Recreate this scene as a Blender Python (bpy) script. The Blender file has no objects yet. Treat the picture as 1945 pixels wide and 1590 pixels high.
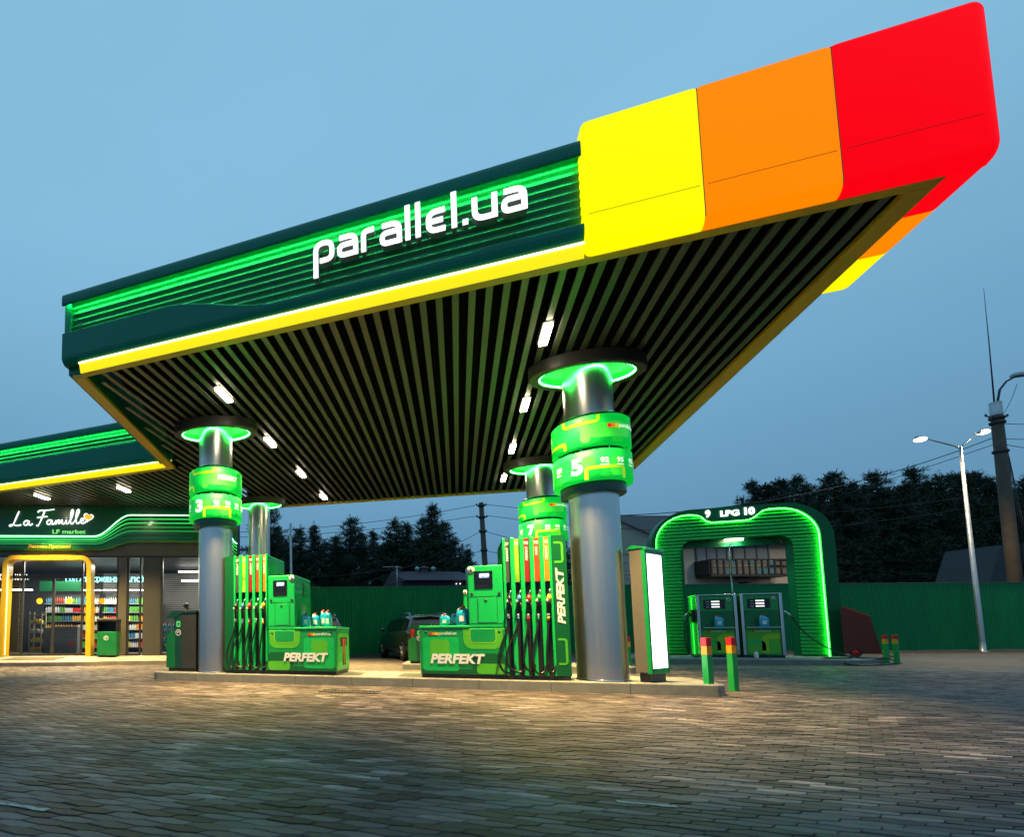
import bpy, bmesh, math, random
from mathutils import Vector, Matrix
random.seed(7)
PI = math.pi
scene = bpy.context.scene
COL = scene.collection

# ------------------------------------------------------------------ camera
cam_d = bpy.data.cameras.new('camera')
cam = bpy.data.objects.new('camera', cam_d); COL.objects.link(cam)
F, CX, CY = 956.72, 514.94, 1136.09
cam_d.sensor_width = 36.0
cam_d.sensor_fit = 'HORIZONTAL'
cam_d.lens = F*36.0/1945.0
cam_d.shift_x = (972.5-CX)/1945.0
cam_d.shift_y = (CY-795.0)/1945.0
cam_d.clip_start = 0.05
cam_d.clip_end = 3000
ROLL, PITCH, YAW = -0.0048, 0.0758, 0.3543      # yaw: turned to the left of +Y
cam.location = (0, 0, 0.85)
fw = Vector((-math.sin(YAW), math.cos(YAW), 0)); rt = Vector((math.cos(YAW), math.sin(YAW), 0))
fwd = fw*math.cos(PITCH) + Vector((0, 0, 1))*math.sin(PITCH)
up = -fw*math.sin(PITCH) + Vector((0, 0, 1))*math.cos(PITCH)
r2 = rt*math.cos(ROLL) + up*math.sin(ROLL)
u2 = -rt*math.sin(ROLL) + up*math.cos(ROLL)
cam.matrix_world = Matrix(((r2.x, u2.x, -fwd.x, 0), (r2.y, u2.y, -fwd.y, 0), (r2.z, u2.z, -fwd.z, 0.85), (0, 0, 0, 1)))
scene.camera = cam

# ------------------------------------------------------------------ world: dusk sky
W = bpy.data.worlds.new('World'); scene.world = W; W.use_nodes = True
nt = W.node_tree; nt.nodes.clear()
out = nt.nodes.new('ShaderNodeOutputWorld'); bg = nt.nodes.new('ShaderNodeBackground')
sky = nt.nodes.new('ShaderNodeTexSky'); sky.sky_type = 'NISHITA'; sky.sun_disc = False
sky.sun_elevation = math.radians(3.0); sky.sun_rotation = math.radians(200); sky.ozone_density = 4.0
tc = nt.nodes.new('ShaderNodeTexCoord'); sx = nt.nodes.new('ShaderNodeSeparateXYZ')
rmp = nt.nodes.new('ShaderNodeValToRGB')
cr = rmp.color_ramp
cr.elements[0].position = 0.0; cr.elements[0].color = (0.095, 0.235, 0.385, 1)
cr.elements[1].position = 0.62; cr.elements[1].color = (0.262, 0.555, 0.790, 1)
e = cr.elements.new(0.12); e.color = (0.125, 0.290, 0.460, 1)
e = cr.elements.new(0.32); e.color = (0.178, 0.405, 0.612, 1)
sc1 = nt.nodes.new('ShaderNodeVectorMath'); sc1.operation = 'SCALE'; sc1.inputs[3].default_value = 0.10
mx = nt.nodes.new('ShaderNodeMix'); mx.data_type = 'RGBA'; mx.inputs[0].default_value = 0.90
nt.links.new(tc.outputs['Generated'], sx.inputs[0]); nt.links.new(sx.outputs['Z'], rmp.inputs[0])
nt.links.new(sky.outputs[0], sc1.inputs[0]); nt.links.new(sc1.outputs[0], mx.inputs[6])
nt.links.new(rmp.outputs[0], mx.inputs[7])
nz_ = nt.nodes.new('ShaderNodeTexNoise'); nz_.inputs['Scale'].default_value = 2.2; nz_.inputs['Detail'].default_value = 5; nz_.inputs['Roughness'].default_value = .55
mz = nt.nodes.new('ShaderNodeMapping'); mz.inputs['Scale'].default_value = (1, 1, 2.6); nt.links.new(tc.outputs['Generated'], mz.inputs[0]); nt.links.new(mz.outputs[0], nz_.inputs['Vector'])
mrz = nt.nodes.new('ShaderNodeMapRange'); mrz.inputs['From Min'].default_value = .3; mrz.inputs['From Max'].default_value = .7; mrz.inputs['To Min'].default_value = .965; mrz.inputs['To Max'].default_value = 1.035
nt.links.new(nz_.outputs[0], mrz.inputs[0]); scz = nt.nodes.new('ShaderNodeVectorMath'); scz.operation = 'SCALE'     # faint thin high haze
nt.links.new(mx.outputs[2], scz.inputs[0]); nt.links.new(mrz.outputs[0], scz.inputs[3])
nt.links.new(scz.outputs[0], bg.inputs[0]); bg.inputs[1].default_value = 1.0
nt.links.new(bg.outputs[0], out.inputs[0])

scene.view_settings.view_transform = 'Standard'
scene.view_settings.look = 'None'
scene.view_settings.exposure = 0.0
scene.view_settings.gamma = 1.0
scene.view_settings.use_curve_mapping = False
scene.render.engine = 'CYCLES'
cy = scene.cycles
cy.use_denoising = True
try: cy.denoiser = 'OPENIMAGEDENOISE'
except Exception: pass
cy.max_bounces = 6; cy.diffuse_bounces = 2; cy.glossy_bounces = 3; cy.transmission_bounces = 4; cy.transparent_max_bounces = 8
cy.sample_clamp_indirect = 4.0
cy.sample_clamp_direct = 0.0
cy.caustics_reflective = False; cy.caustics_refractive = False
cy.blur_glossy = 0.5

# ------------------------------------------------------------------ helpers
MATS = {}
def mat(name, col, rough=0.5, metal=0.0, emit=None, es=0.0, var=0.0, vscale=6.0, bump=0.0, bscale=40.0, stretch=(1, 1, 1), spec=0.5, coat=0.0, alpha=1.0, rvar=0.0, trans=0.0):
    """procedural Principled material: noise drives colour wear, roughness and fine relief"""
    if name in MATS: return MATS[name]
    m = bpy.data.materials.new(name); m.use_nodes = True
    t = m.node_tree; b = t.nodes['Principled BSDF']
    c = (col[0], col[1], col[2], 1)
    b.inputs['Base Color'].default_value = c
    b.inputs['Roughness'].default_value = rough
    b.inputs['Metallic'].default_value = metal
    b.inputs['Specular IOR Level'].default_value = spec
    b.inputs['Coat Weight'].default_value = coat
    b.inputs['Alpha'].default_value = alpha
    b.inputs['Transmission Weight'].default_value = trans
    if emit is not None:
        b.inputs['Emission Color'].default_value = (emit[0], emit[1], emit[2], 1)
        b.inputs['Emission Strength'].default_value = es
    if var > 0 or bump > 0 or rvar > 0:
        tcn = t.nodes.new('ShaderNodeTexCoord'); mp = t.nodes.new('ShaderNodeMapping')
        mp.inputs['Scale'].default_value = stretch
        t.links.new(tcn.outputs['Object'], mp.inputs[0])
    if var > 0 or rvar > 0:
        n = t.nodes.new('ShaderNodeTexNoise'); n.inputs['Scale'].default_value = vscale; n.inputs['Detail'].default_value = 6; n.inputs['Roughness'].default_value = 0.62
        t.links.new(mp.outputs[0], n.inputs['Vector'])
        if var > 0:
            mr = t.nodes.new('ShaderNodeMapRange'); mr.inputs['From Min'].default_value = 0.25; mr.inputs['From Max'].default_value = 0.75
            mr.inputs['To Min'].default_value = 1-var; mr.inputs['To Max'].default_value = 1+var
            t.links.new(n.outputs[0], mr.inputs[0])
            vm = t.nodes.new('ShaderNodeVectorMath'); vm.operation = 'SCALE'; vm.inputs[0].default_value = col
            t.links.new(mr.outputs[0], vm.inputs[3]); t.links.new(vm.outputs[0], b.inputs['Base Color'])
        if rvar > 0:
            m2 = t.nodes.new('ShaderNodeMapRange'); m2.inputs['From Min'].default_value = 0.25; m2.inputs['From Max'].default_value = 0.75
            m2.inputs['To Min'].default_value = max(0.02, rough-rvar); m2.inputs['To Max'].default_value = rough+rvar
            t.links.new(n.outputs[0], m2.inputs[0]); t.links.new(m2.outputs[0], b.inputs['Roughness'])
    if bump > 0:
        n2 = t.nodes.new('ShaderNodeTexNoise'); n2.inputs['Scale'].default_value = bscale; n2.inputs['Detail'].default_value = 4
        t.links.new(mp.outputs[0], n2.inputs['Vector'])
        bp = t.nodes.new('ShaderNodeBump'); bp.inputs['Strength'].default_value = bump; bp.inputs['Distance'].default_value = 0.02
        t.links.new(n2.outputs[0], bp.inputs['Height']); t.links.new(bp.outputs[0], b.inputs['Normal'])
    MATS[name] = m
    return m

class MB:
    """collects simple shapes, then links them as ONE mesh object"""
    def __init__(s): s.v = []; s.f = []; s.sm = []
    def add(s, vs, fs, smooth=False):
        o = len(s.v); s.v += [tuple(p) for p in vs]
        for f in fs: s.f.append(tuple(i+o for i in f)); s.sm.append(smooth)
        return s
    def box(s, x0, y0, z0, x1, y1, z1, b=0.0):
        if x0 > x1: x0, x1 = x1, x0
        if y0 > y1: y0, y1 = y1, y0
        if z0 > z1: z0, z1 = z1, z0
        if b <= 0:
            vs = [(x0,y0,z0),(x1,y0,z0),(x1,y1,z0),(x0,y1,z0),(x0,y0,z1),(x1,y0,z1),(x1,y1,z1),(x0,y1,z1)]
            return s.add(vs, [(0,3,2,1),(4,5,6,7),(0,1,5,4),(1,2,6,5),(2,3,7,6),(3,0,4,7)])
        b = min(b, (x1-x0)*.45, (y1-y0)*.45, (z1-z0)*.45)
        bm = bmesh.new(); bmesh.ops.create_cube(bm, size=1)
        for v in bm.verts: v.co = Vector(((x0+x1)/2+v.co.x*(x1-x0), (y0+y1)/2+v.co.y*(y1-y0), (z0+z1)/2+v.co.z*(z1-z0)))
        bmesh.ops.bevel(bm, geom=bm.edges[:], offset=b, segments=2, profile=0.5, affect='EDGES')
        bm.verts.index_update()
        s.add([v.co.copy() for v in bm.verts], [[v.index for v in f.verts] for f in bm.faces]); bm.free()
        return s
    def prism(s, poly, axis, a0, a1):
        """poly: 2D points; axis 'y': (x,z) extruded along y; 'x': (y,z) along x; 'z': (x,y) along z"""
        n = len(poly)
        area = sum(poly[i][0]*poly[(i+1) % n][1]-poly[(i+1) % n][0]*poly[i][1] for i in range(n))
        if area < 0: poly = poly[::-1]
        def P(p, a): return {'y': (p[0], a, p[1]), 'x': (a, p[0], p[1]), 'z': (p[0], p[1], a)}[axis]
        vs = [P(p, a0) for p in poly]+[P(p, a1) for p in poly]
        fs = [tuple(range(n)), tuple(range(2*n-1, n-1, -1))]+[(i, i+n, (i+1) % n+n, (i+1) % n) for i in range(n)]
        flip = (axis == 'y') == (a1 > a0)
        if not flip: fs = [f[::-1] for f in fs]
        if axis == 'y': fs = fs
        return s.add(vs, fs)
    def lathe(s, prof, cx=0, cy=0, n=32, smooth=True, a0=0, a1=2*PI):
        full = abs(a1-a0-2*PI) < 1e-6
        k = n if full else n+1; m = len(prof)
        vs = [(cx+r*math.cos(a0+(a1-a0)*i/n), cy+r*math.sin(a0+(a1-a0)*i/n), z) for i in range(k) for r, z in prof]
        fs = []
        for i in range(n):
            j = (i+1) % k
            for q in range(m-1):
                if prof[q][0] == 0 and prof[q+1][0] == 0: continue
                fs.append((i*m+q, j*m+q, j*m+q+1, i*m+q+1))
        return s.add(vs, fs, smooth)
    def tube(s, pts, r, n=8, cap=True, smooth=True):
        pts = [Vector(p) for p in pts]; rr = r if isinstance(r, (list, tuple)) else [r]*len(pts)
        rings = []; prev = None
        for i, p in enumerate(pts):
            t = (pts[min(i+1, len(pts)-1)]-pts[max(i-1, 0)]).normalized()
            ref = prev if prev is not None else (Vector((0, 0, 1)) if abs(t.z) < .9 else Vector((1, 0, 0)))
            a = (ref-t*ref.dot(t))
            if a.length < 1e-6: a = t.orthogonal()
            a.normalize(); b = t.cross(a); prev = a
            rings.append([p+(a*math.cos(2*PI*k/n)+b*math.sin(2*PI*k/n))*rr[i] for k in range(n)])
        vs = [v for g in rings for v in g]; fs = []
        for i in range(len(rings)-1):
            for k in range(n): fs.append((i*n+k, i*n+(k+1) % n, (i+1)*n+(k+1) % n, (i+1)*n+k))
        if cap: fs += [tuple(range(n-1, -1, -1)), tuple((len(rings)-1)*n+k for k in range(n))]
        return s.add(vs, fs, smooth)
    def grid(s, rows, smooth=True, flip=False):
        m = len(rows[0]); vs = [p for r in rows for p in r]; fs = []
        for i in range(len(rows)-1):
            for j in range(m-1):
                f = (i*m+j, i*m+j+1, (i+1)*m+j+1, (i+1)*m+j); fs.append(f[::-1] if flip else f)
        return s.add(vs, fs, smooth)
    def ball(s, c, rx, ry, rz, n=12, m=8):
        prof = [[(c[0]+rx*math.sin(PI*j/m)*math.cos(2*PI*i/n), c[1]+ry*math.sin(PI*j/m)*math.sin(2*PI*i/n), c[2]-rz*math.cos(PI*j/m)) for i in range(n+1)] for j in range(m+1)]
        return s.grid(prof)
    def ribbon(s, path, w, y, closed=False):
        """flat stroke of width w along a 2D (x,z) path at depth y, facing -y"""
        n = len(path); L = []; R = []
        for i in range(n):
            a = path[(i-1) % n] if (closed or i > 0) else path[i]
            b = path[(i+1) % n] if (closed or i < n-1) else path[i]
            dx, dz = b[0]-a[0], b[1]-a[1]; l = math.hypot(dx, dz) or 1
            nx, nz = -dz/l*w/2, dx/l*w/2
            L.append((path[i][0]+nx, y, path[i][1]+nz)); R.append((path[i][0]-nx, y, path[i][1]-nz))
        vs = L+R; fs = []
        for i in range(n if closed else n-1):
            j = (i+1) % n; fs.append((i, n+i, n+j, j))
        return s.add(vs, fs)
    def fan(s, poly, y):
        """flat convex outline (x,z) at depth y facing -y"""
        n = len(poly)
        ar = sum(poly[i][0]*poly[(i+1) % n][1]-poly[(i+1) % n][0]*poly[i][1] for i in range(n))
        if ar < 0: poly = poly[::-1]
        return s.add([(p[0], y, p[1]) for p in poly], [tuple(range(n))])
    def mesh(s, name):
        me = bpy.data.meshes.new(name); me.from_pydata(s.v, [], s.f); me.update()
        me.polygons.foreach_set('use_smooth', s.sm); me.update()
        return me
    def build(s, name, m, parent=None, loc=None, rot=None):
        return obj(name, s.mesh(name), m, parent, loc, rot)

def obj(name, me, m=None, parent=None, loc=None, rot=None):
    if m is not None:
        me.materials.clear(); me.materials.append(m)
    o = bpy.data.objects.new(name, me); COL.objects.link(o)
    if parent is not None: o.parent = parent
    if loc is not None: o.location = loc
    if rot is not None: o.rotation_euler = rot
    return o
def empty(name, loc=(0, 0, 0), rz=0.0):
    o = bpy.data.objects.new(name, None); COL.objects.link(o); o.location = loc; o.rotation_euler = (0, 0, rz); o.empty_display_size = 0.2
    return o
def tag(o, label=None, cat=None, group=None, kind=None):
    if label: o['label'] = label
    if cat: o['category'] = cat
    if group: o['group'] = group
    if kind: o['kind'] = kind
    return o
def thing(name, label, cat, loc=(0, 0, 0), rz=0.0, group=None):
    return tag(empty(name, loc, rz), label, cat, group)
def copy_tree(o, parent=None):
    c = o.copy(); COL.objects.link(c); c.parent = parent
    for ch in list(o.children): copy_tree(ch, c)
    return c
def arc(cx, cz, r, a0, a1, n=8):
    return [(cx+r*math.cos(math.radians(a0+(a1-a0)*i/n)), cz+r*math.sin(math.radians(a0+(a1-a0)*i/n))) for i in range(n+1)]
def rrect(x0, z0, x1, z1, r, n=5):
    return arc(x1-r, z1-r, r, 0, 90, n)+arc(x0+r, z1-r, r, 90, 180, n)+arc(x0+r, z0+r, r, 180, 270, n)+arc(x1-r, z0+r, r, 270, 360, n)
def fillet(pts, r, n=6):
    """polyline with rounded corners"""
    o = [pts[0]]
    for i in range(1, len(pts)-1):
        a, b, c = Vector(pts[i-1]), Vector(pts[i]), Vector(pts[i+1])
        d1 = (a-b); d2 = (c-b); k = min(r, d1.length*.49, d2.length*.49)
        p = b+d1.normalized()*k; q = b+d2.normalized()*k
        for j in range(n+1):
            t = j/n; v = p*(1-t)**2+b*2*t*(1-t)+q*t*t; o.append(tuple(v))
    o.append(pts[-1]); return o
def dense(path, step):
    o = [path[0]]
    for a, b in zip(path, path[1:]):
        l = math.dist(a, b); k = max(1, int(l/step))
        for i in range(1, k+1): o.append(tuple(a[q]+(b[q]-a[q])*i/k for q in range(len(a))))
    return o

def text_data(body, size=1.0, bold=0.0, shear=0.0, ext=0.0, align='LEFT', space=1.0):
    """lettering as real mesh outlines: returns vertex list (x, depth, z) and faces"""
    cu = bpy.data.curves.new('lettering', 'FONT'); cu.body = body; cu.size = size; cu.offset = bold; cu.shear = shear
    cu.extrude = ext; cu.align_x = align; cu.space_character = space; cu.resolution_u = 4
    o = bpy.data.objects.new('lettering', cu); COL.objects.link(o)
    bpy.context.view_layer.update()
    me = bpy.data.meshes.new_from_object(o.evaluated_get(bpy.context.evaluated_depsgraph_get()))
    vs = [(v.co.x, -v.co.z, v.co.y) for v in me.vertices]; fs = [tuple(p.vertices) for p in me.polygons]
    bpy.data.objects.remove(o); bpy.data.curves.remove(cu); bpy.data.meshes.remove(me)
    return vs, fs
def text_fit(body, x0, x1, z0, h=None, **k):
    """lettering scaled to span x0..x1 with its lowest point at z0 (height h if given)"""
    vs, fs = text_data(body, **k)
    xs = [v[0] for v in vs]; zs = [v[2] for v in vs]
    sx = (x1-x0)/(max(xs)-min(xs)); szz = sx if h is None else h/(max(zs)-min(zs))
    return [(x0+(v[0]-min(xs))*sx, v[1], z0+(v[2]-min(zs))*szz) for v in vs], fs
def wrap_mb(vs, fs, cx, cy, R, a0):
    """bend a flat (x, depth, z) drawing round a vertical cylinder; x is arc length, a0 the world angle of x = 0"""
    bm = bmesh.new(); bv = [bm.verts.new(v) for v in vs]
    for f in fs:
        try: bm.faces.new([bv[i] for i in f])
        except ValueError: pass
    xs = [v[0] for v in vs]; x = min(xs)+.02
    while x < max(xs):
        bmesh.ops.bisect_plane(bm, geom=bm.verts[:]+bm.edges[:]+bm.faces[:], plane_co=(x, 0, 0), plane_no=(1, 0, 0)); x += .025
    bm.verts.index_update()
    o = MB(); pts = []
    for v in bm.verts:
        a = a0+v.co.x/R; r = R-v.co.y
        pts.append((cx+r*math.cos(a), cy+r*math.sin(a), v.co.z))
    o.add(pts, [[v.index for v in f.verts] for f in bm.faces]); bm.free()
    return o

# ------------------------------------------------------------------ materials
GREEN = mat('green_paint', (0.003, 0.27, 0.055), 0.32, var=.10, vscale=3, coat=.3, rvar=.06)
GREEN_B = mat('bright_green_paint', (0.005, 0.44, 0.085), 0.30, var=.07, vscale=3, coat=.3, rvar=.06)
GREEN_D = mat('dark_green_paint', (0.001, 0.052, 0.030), 0.30, var=.10, vscale=2, coat=.2, rvar=.06)
LIME = mat('lime_print', (0.26, 0.55, 0.008), 0.35, var=.05)
LEAF = mat('mid_green_print', (0.075, 0.42, 0.02), 0.35, var=.05)
DKPRINT = mat('dark_green_print', (0.002, 0.10, 0.024), 0.35, var=.05)
WHITE_P = mat('white_print', (0.78, 0.78, 0.76), 0.4, var=.04)
RED_P = mat('red_print', (0.60, 0.012, 0.008), 0.4, var=.05)
DRED_P = mat('dark_red_print', (0.26, 0.010, 0.010), 0.4, var=.05)
ORED_P = mat('orange_red_print', (0.58, 0.055, 0.008), 0.4, var=.05)
ORANGE_P = mat('orange_print', (0.75, 0.20, 0.010), 0.4, var=.05)
YELLOW_P = mat('yellow_print', (0.80, 0.52, 0.010), 0.4, var=.05)
GREY_P = mat('grey_print', (0.05, 0.055, 0.055), 0.4, var=.05)
BLACK = mat('black_plastic', (0.010, 0.011, 0.011), 0.42, var=.2, rvar=.1)
RUBBER = mat('black_rubber', (0.008, 0.008, 0.009), 0.38, bump=.1, bscale=120)
CHROME = mat('polished_metal', (0.62, 0.63, 0.62), 0.18, 1.0, var=.06, rvar=.05)
STEEL = mat('brushed_steel', (0.64, 0.64, 0.62), 0.31, 1.0, var=.03, vscale=4, rvar=.03, bump=.006, bscale=30, stretch=(10, 10, .08))
GREY = mat('dark_grey_panel', (0.030, 0.031, 0.029), 0.45, var=.12, vscale=2, rvar=.08)
BEIGE = mat('taupe_cladding', (0.085, 0.078, 0.062), 0.5, var=.10, vscale=1.5, rvar=.06)
CONCRETE = mat('kerb_concrete', (0.185, 0.185, 0.165), 0.8, var=.22, vscale=5, bump=.35, bscale=60)
CONCRETE_D = mat('worn_concrete', (0.22, 0.20, 0.165), 0.85, var=.30, vscale=3, bump=.4, bscale=50)
YFRAME = mat('yellow_powder_coat', (0.56, 0.345, 0.008), 0.35, var=.08, vscale=4, rvar=.06)
SCREEN = mat('dark_screen_glass', (0.006, 0.007, 0.009), 0.08)
GLASSD = mat('dark_car_glass', (0.010, 0.013, 0.015), 0.05)
LED_G = mat('green_led', (0.1, 0.8, 0.3), 0.5, emit=(0.040, 1.0, 0.10), es=70.0)
# ================================================================== GROUND
def paving_material():
    m = bpy.data.materials.new('paving_blocks'); m.use_nodes = True
    t = m.node_tree; b = t.nodes['Principled BSDF']; N = t.nodes.new; L = t.links.new
    g = N('ShaderNodeNewGeometry'); oi = N('ShaderNodeObjectInfo'); ad = N('ShaderNodeMath'); ad.operation = 'ADD'
    fr = N('ShaderNodeMath'); fr.operation = 'FRACT'
    L(g.outputs['Random Per Island'], ad.inputs[0]); L(oi.outputs['Random'], ad.inputs[1]); L(ad.outputs[0], fr.inputs[0])
    r = N('ShaderNodeValToRGB'); r.color_ramp.elements[0].color = (0.033, 0.024, 0.022, 1); r.color_ramp.elements[1].color = (0.315, 0.250, 0.243, 1)  # palest end paints glints as well as whitish wear on a few blocks
    for p, c in ((.25, (0.055, 0.038, 0.033, 1)), (.5, (0.088, 0.069, 0.066, 1)), (.80, (0.125, 0.103, 0.106, 1)), (.95, (0.156, 0.128, 0.129, 1))):
        q = r.color_ramp.elements.new(p); q.color = c
    L(fr.outputs[0], r.inputs[0])
    n = N('ShaderNodeTexNoise'); n.inputs['Scale'].default_value = 14; n.inputs['Detail'].default_value = 8; n.inputs['Roughness'].default_value = .7
    L(g.outputs['Position'], n.inputs['Vector'])
    mr = N('ShaderNodeMapRange'); mr.inputs['From Min'].default_value = .3; mr.inputs['From Max'].default_value = .7; mr.inputs['To Min'].default_value = .6; mr.inputs['To Max'].default_value = 1.35
    L(n.outputs[0], mr.inputs[0]); vm = N('ShaderNodeVectorMath'); vm.operation = 'SCALE'; L(r.outputs[0], vm.inputs[0]); L(mr.outputs[0], vm.inputs[3])
    n2 = N('ShaderNodeTexNoise'); n2.inputs['Scale'].default_value = 0.9; n2.inputs['Detail'].default_value = 4; L(g.outputs['Position'], n2.inputs['Vector'])
    m3 = N('ShaderNodeMapRange'); m3.inputs['From Min'].default_value = .35; m3.inputs['From Max'].default_value = .65; m3.inputs['To Min'].default_value = .62; m3.inputs['To Max'].default_value = 1.28
    L(n2.outputs[0], m3.inputs[0]); v2 = N('ShaderNodeVectorMath'); v2.operation = 'SCALE'; L(vm.outputs[0], v2.inputs[0]); L(m3.outputs[0], v2.inputs[3])
    L(v2.outputs[0], b.inputs['Base Color']); b.inputs['Specular IOR Level'].default_value = .30
    m2 = N('ShaderNodeMapRange'); m2.inputs['From Min'].default_value = .3; m2.inputs['From Max'].default_value = .7; m2.inputs['To Min'].default_value = .42; m2.inputs['To Max'].default_value = .68
    L(n.outputs[0], m2.inputs[0]); L(m2.outputs[0], b.inputs['Roughness'])
    bp = N('ShaderNodeBump'); bp.inputs['Strength'].default_value = .5; bp.inputs['Distance'].default_value = .004
    n4 = N('ShaderNodeTexNoise'); n4.inputs['Scale'].default_value = 90; n4.inputs['Detail'].default_value = 5; L(g.outputs['Position'], n4.inputs['Vector'])
    L(n4.outputs[0], bp.inputs['Height']); L(bp.outputs[0], b.inputs['Normal'])
    return m
PAVER_M = paving_material()

def ground_material():
    m = bpy.data.materials.new('paved_forecourt'); m.use_nodes = True
    t = m.node_tree; b = t.nodes['Principled BSDF']; N = t.nodes.new; L = t.links.new
    g = N('ShaderNodeNewGeometry'); mp = N('ShaderNodeMapping'); L(g.outputs['Position'], mp.inputs[0])
    br = N('ShaderNodeTexBrick'); br.inputs['Scale'].default_value = 1.0; br.inputs['Brick Width'].default_value = .21; br.inputs['Row Height'].default_value = .064
    br.inputs['Mortar Size'].default_value = .004; br.inputs['Mortar Smooth'].default_value = .2; br.inputs['Bias'].default_value = 0
    br.inputs['Color1'].default_value = (0.070, 0.058, 0.045, 1); br.inputs['Color2'].default_value = (0.185, 0.157, 0.125, 1); br.inputs['Mortar'].default_value = (0.05, 0.045, 0.04, 1)
    L(mp.outputs[0], br.inputs[0])
    n = N('ShaderNodeTexNoise'); n.inputs['Scale'].default_value = 1.0; n.inputs['Detail'].default_value = 7; n.inputs['Roughness'].default_value = .65
    m1 = N('ShaderNodeMapping'); m1.inputs['Scale'].default_value = (2.4, 12, 1); L(g.outputs['Position'], m1.inputs[0]); L(m1.outputs[0], n.inputs['Vector'])
    mr = N('ShaderNodeMapRange'); mr.inputs['From Min'].default_value = .3; mr.inputs['From Max'].default_value = .7; mr.inputs['To Min'].default_value = .45; mr.inputs['To Max'].default_value = 1.5
    L(n.outputs[0], mr.inputs[0]); vm = N('ShaderNodeVectorMath'); vm.operation = 'SCALE'; L(br.outputs[0], vm.inputs[0]); L(mr.outputs[0], vm.inputs[3])  # stretched noise also paints pale streak glints into the colour
    # darker oil and tyre-worn lanes
    n5 = N('ShaderNodeTexNoise'); n5.inputs['Scale'].default_value = .35; n5.inputs['Detail'].default_value = 3; L(g.outputs['Position'], n5.inputs['Vector'])
    m5 = N('ShaderNodeMapRange'); m5.inputs['From Min'].default_value = .35; m5.inputs['From Max'].default_value = .65; m5.inputs['To Min'].default_value = .75; m5.inputs['To Max'].default_value = 1.15
    L(n5.outputs[0], m5.inputs[0]); v5 = N('ShaderNodeVectorMath'); v5.operation = 'SCALE'; L(vm.outputs[0], v5.inputs[0]); L(m5.outputs[0], v5.inputs[3])
    # asphalt beyond the forecourt
    n6 = N('ShaderNodeTexNoise'); n6.inputs['Scale'].default_value = 1.7; n6.inputs['Detail'].default_value = 2; L(g.outputs['Position'], n6.inputs['Vector'])
    m6 = N('ShaderNodeMapRange'); m6.inputs['From Min'].default_value = .64; m6.inputs['From Max'].default_value = .70; m6.inputs['To Min'].default_value = 1.0; m6.inputs['To Max'].default_value = .58
    L(n6.outputs[0], m6.inputs[0]); v6 = N('ShaderNodeVectorMath'); v6.operation = 'SCALE'; L(v5.outputs[0], v6.inputs[0]); L(m6.outputs[0], v6.inputs[3])
    L(v6.outputs[0], b.inputs['Base Color']); b.inputs['Specular IOR Level'].default_value = .22
    m2 = N('ShaderNodeMapRange'); m2.inputs['From Min'].default_value = .3; m2.inputs['From Max'].default_value = .7; m2.inputs['To Min'].default_value = .72; m2.inputs['To Max'].default_value = .42
    L(n.outputs[0], m2.inputs[0]); L(m2.outputs[0], b.inputs['Roughness'])
    bp = N('ShaderNodeBump'); bp.inputs['Strength'].default_value = .6; bp.inputs['Distance'].default_value = .012
    mm = N('ShaderNodeMath'); mm.operation = 'MULTIPLY_ADD'; L(br.outputs['Fac'], mm.inputs[0]); mm.inputs[1].default_value = -.8; L(n.outputs[0], mm.inputs[2])
    L(mm.outputs[0], bp.inputs['Height']); L(bp.outputs[0], b.inputs['Normal'])
    return m
GROUND_M = ground_material()
g = MB(); g.add([(-400, -60, 0), (400, -60, 0), (400, 700, 0), (-400, 700, 0)], [(0, 1, 2, 3)])
ground = tag(g.build('ground', GROUND_M), kind='structure')

# wavy paving blocks laid in running bond, rows along X; the nearest 300 are pieces of their own
PL, PR_, AMP = 0.212, 0.0640, 0.0088
def paver_pts(x0, y0, z, jx=0, seed=0):
    rr = random.Random(seed); j = 0.0026; d = .0042; jx = .0008
    xs = [0, .25, .5, .75, 1]
    lo = [(x0+jx+(PL-2*jx)*t+(-.014 if t in (0, 1) else 0), y0+j-AMP*math.cos(2*PI*(t-.5))) for t in xs]
    hi = [(x0+jx+(PL-2*jx)*t+(.014 if t in (0, 1) else 0), y0+PR_-j+AMP*math.cos(2*PI*(t-.5))) for t in reversed(xs)]
    out = lo+hi
    cx = sum(p[0] for p in out)/10; cyy = sum(p[1] for p in out)/10
    tilt = rr.uniform(-.010, .010), rr.uniform(-.03, .03)
    top = [(cx+(p[0]-cx)*(1-.003*2/PL), cyy+(p[1]-cyy)*(1-d*2/PR_), z+(p[0]-cx)*tilt[0]+(p[1]-cyy)*tilt[1]) for p in out]
    bot = [(p[0], p[1], 0.0) for p in out]
    vs = top+bot; fs = [tuple(range(10))]+[(i, 10+i, 10+(i+1) % 10, (i+1) % 10) for i in range(10)]
    return vs, fs, (cx, cyy)
near = []
row = 0
y = 1.2
halfw_l, halfw_r = (0-CX)/F, (1945-CX)/F
while y < 15.5:
    off = (row % 2)*PL/2+random.uniform(-.004, .004)
    # X range in view for this row
    xs = []
    for k in (halfw_l-.03, halfw_r+.03):
        dirx = fw+rt*k; xs.append(dirx.x/dirx.y*y)
    x = min(xs)-.3-((min(xs)-.3-off) % PL)
    while x < max(xs)+.25:
        D = Vector((x+PL/2, y, 0)).dot(fw)
        yy = 813.0/max(D, .01)
        if yy < 402 and D > 0 and not (y > 8.45 and -5.9 < x < 3.35) and not (12.8 < y and x < 4.0): near.append((D, x, y, row))
        x += PL
    y += PR_; row += 1
near.sort()
stuff = MB()
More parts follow.
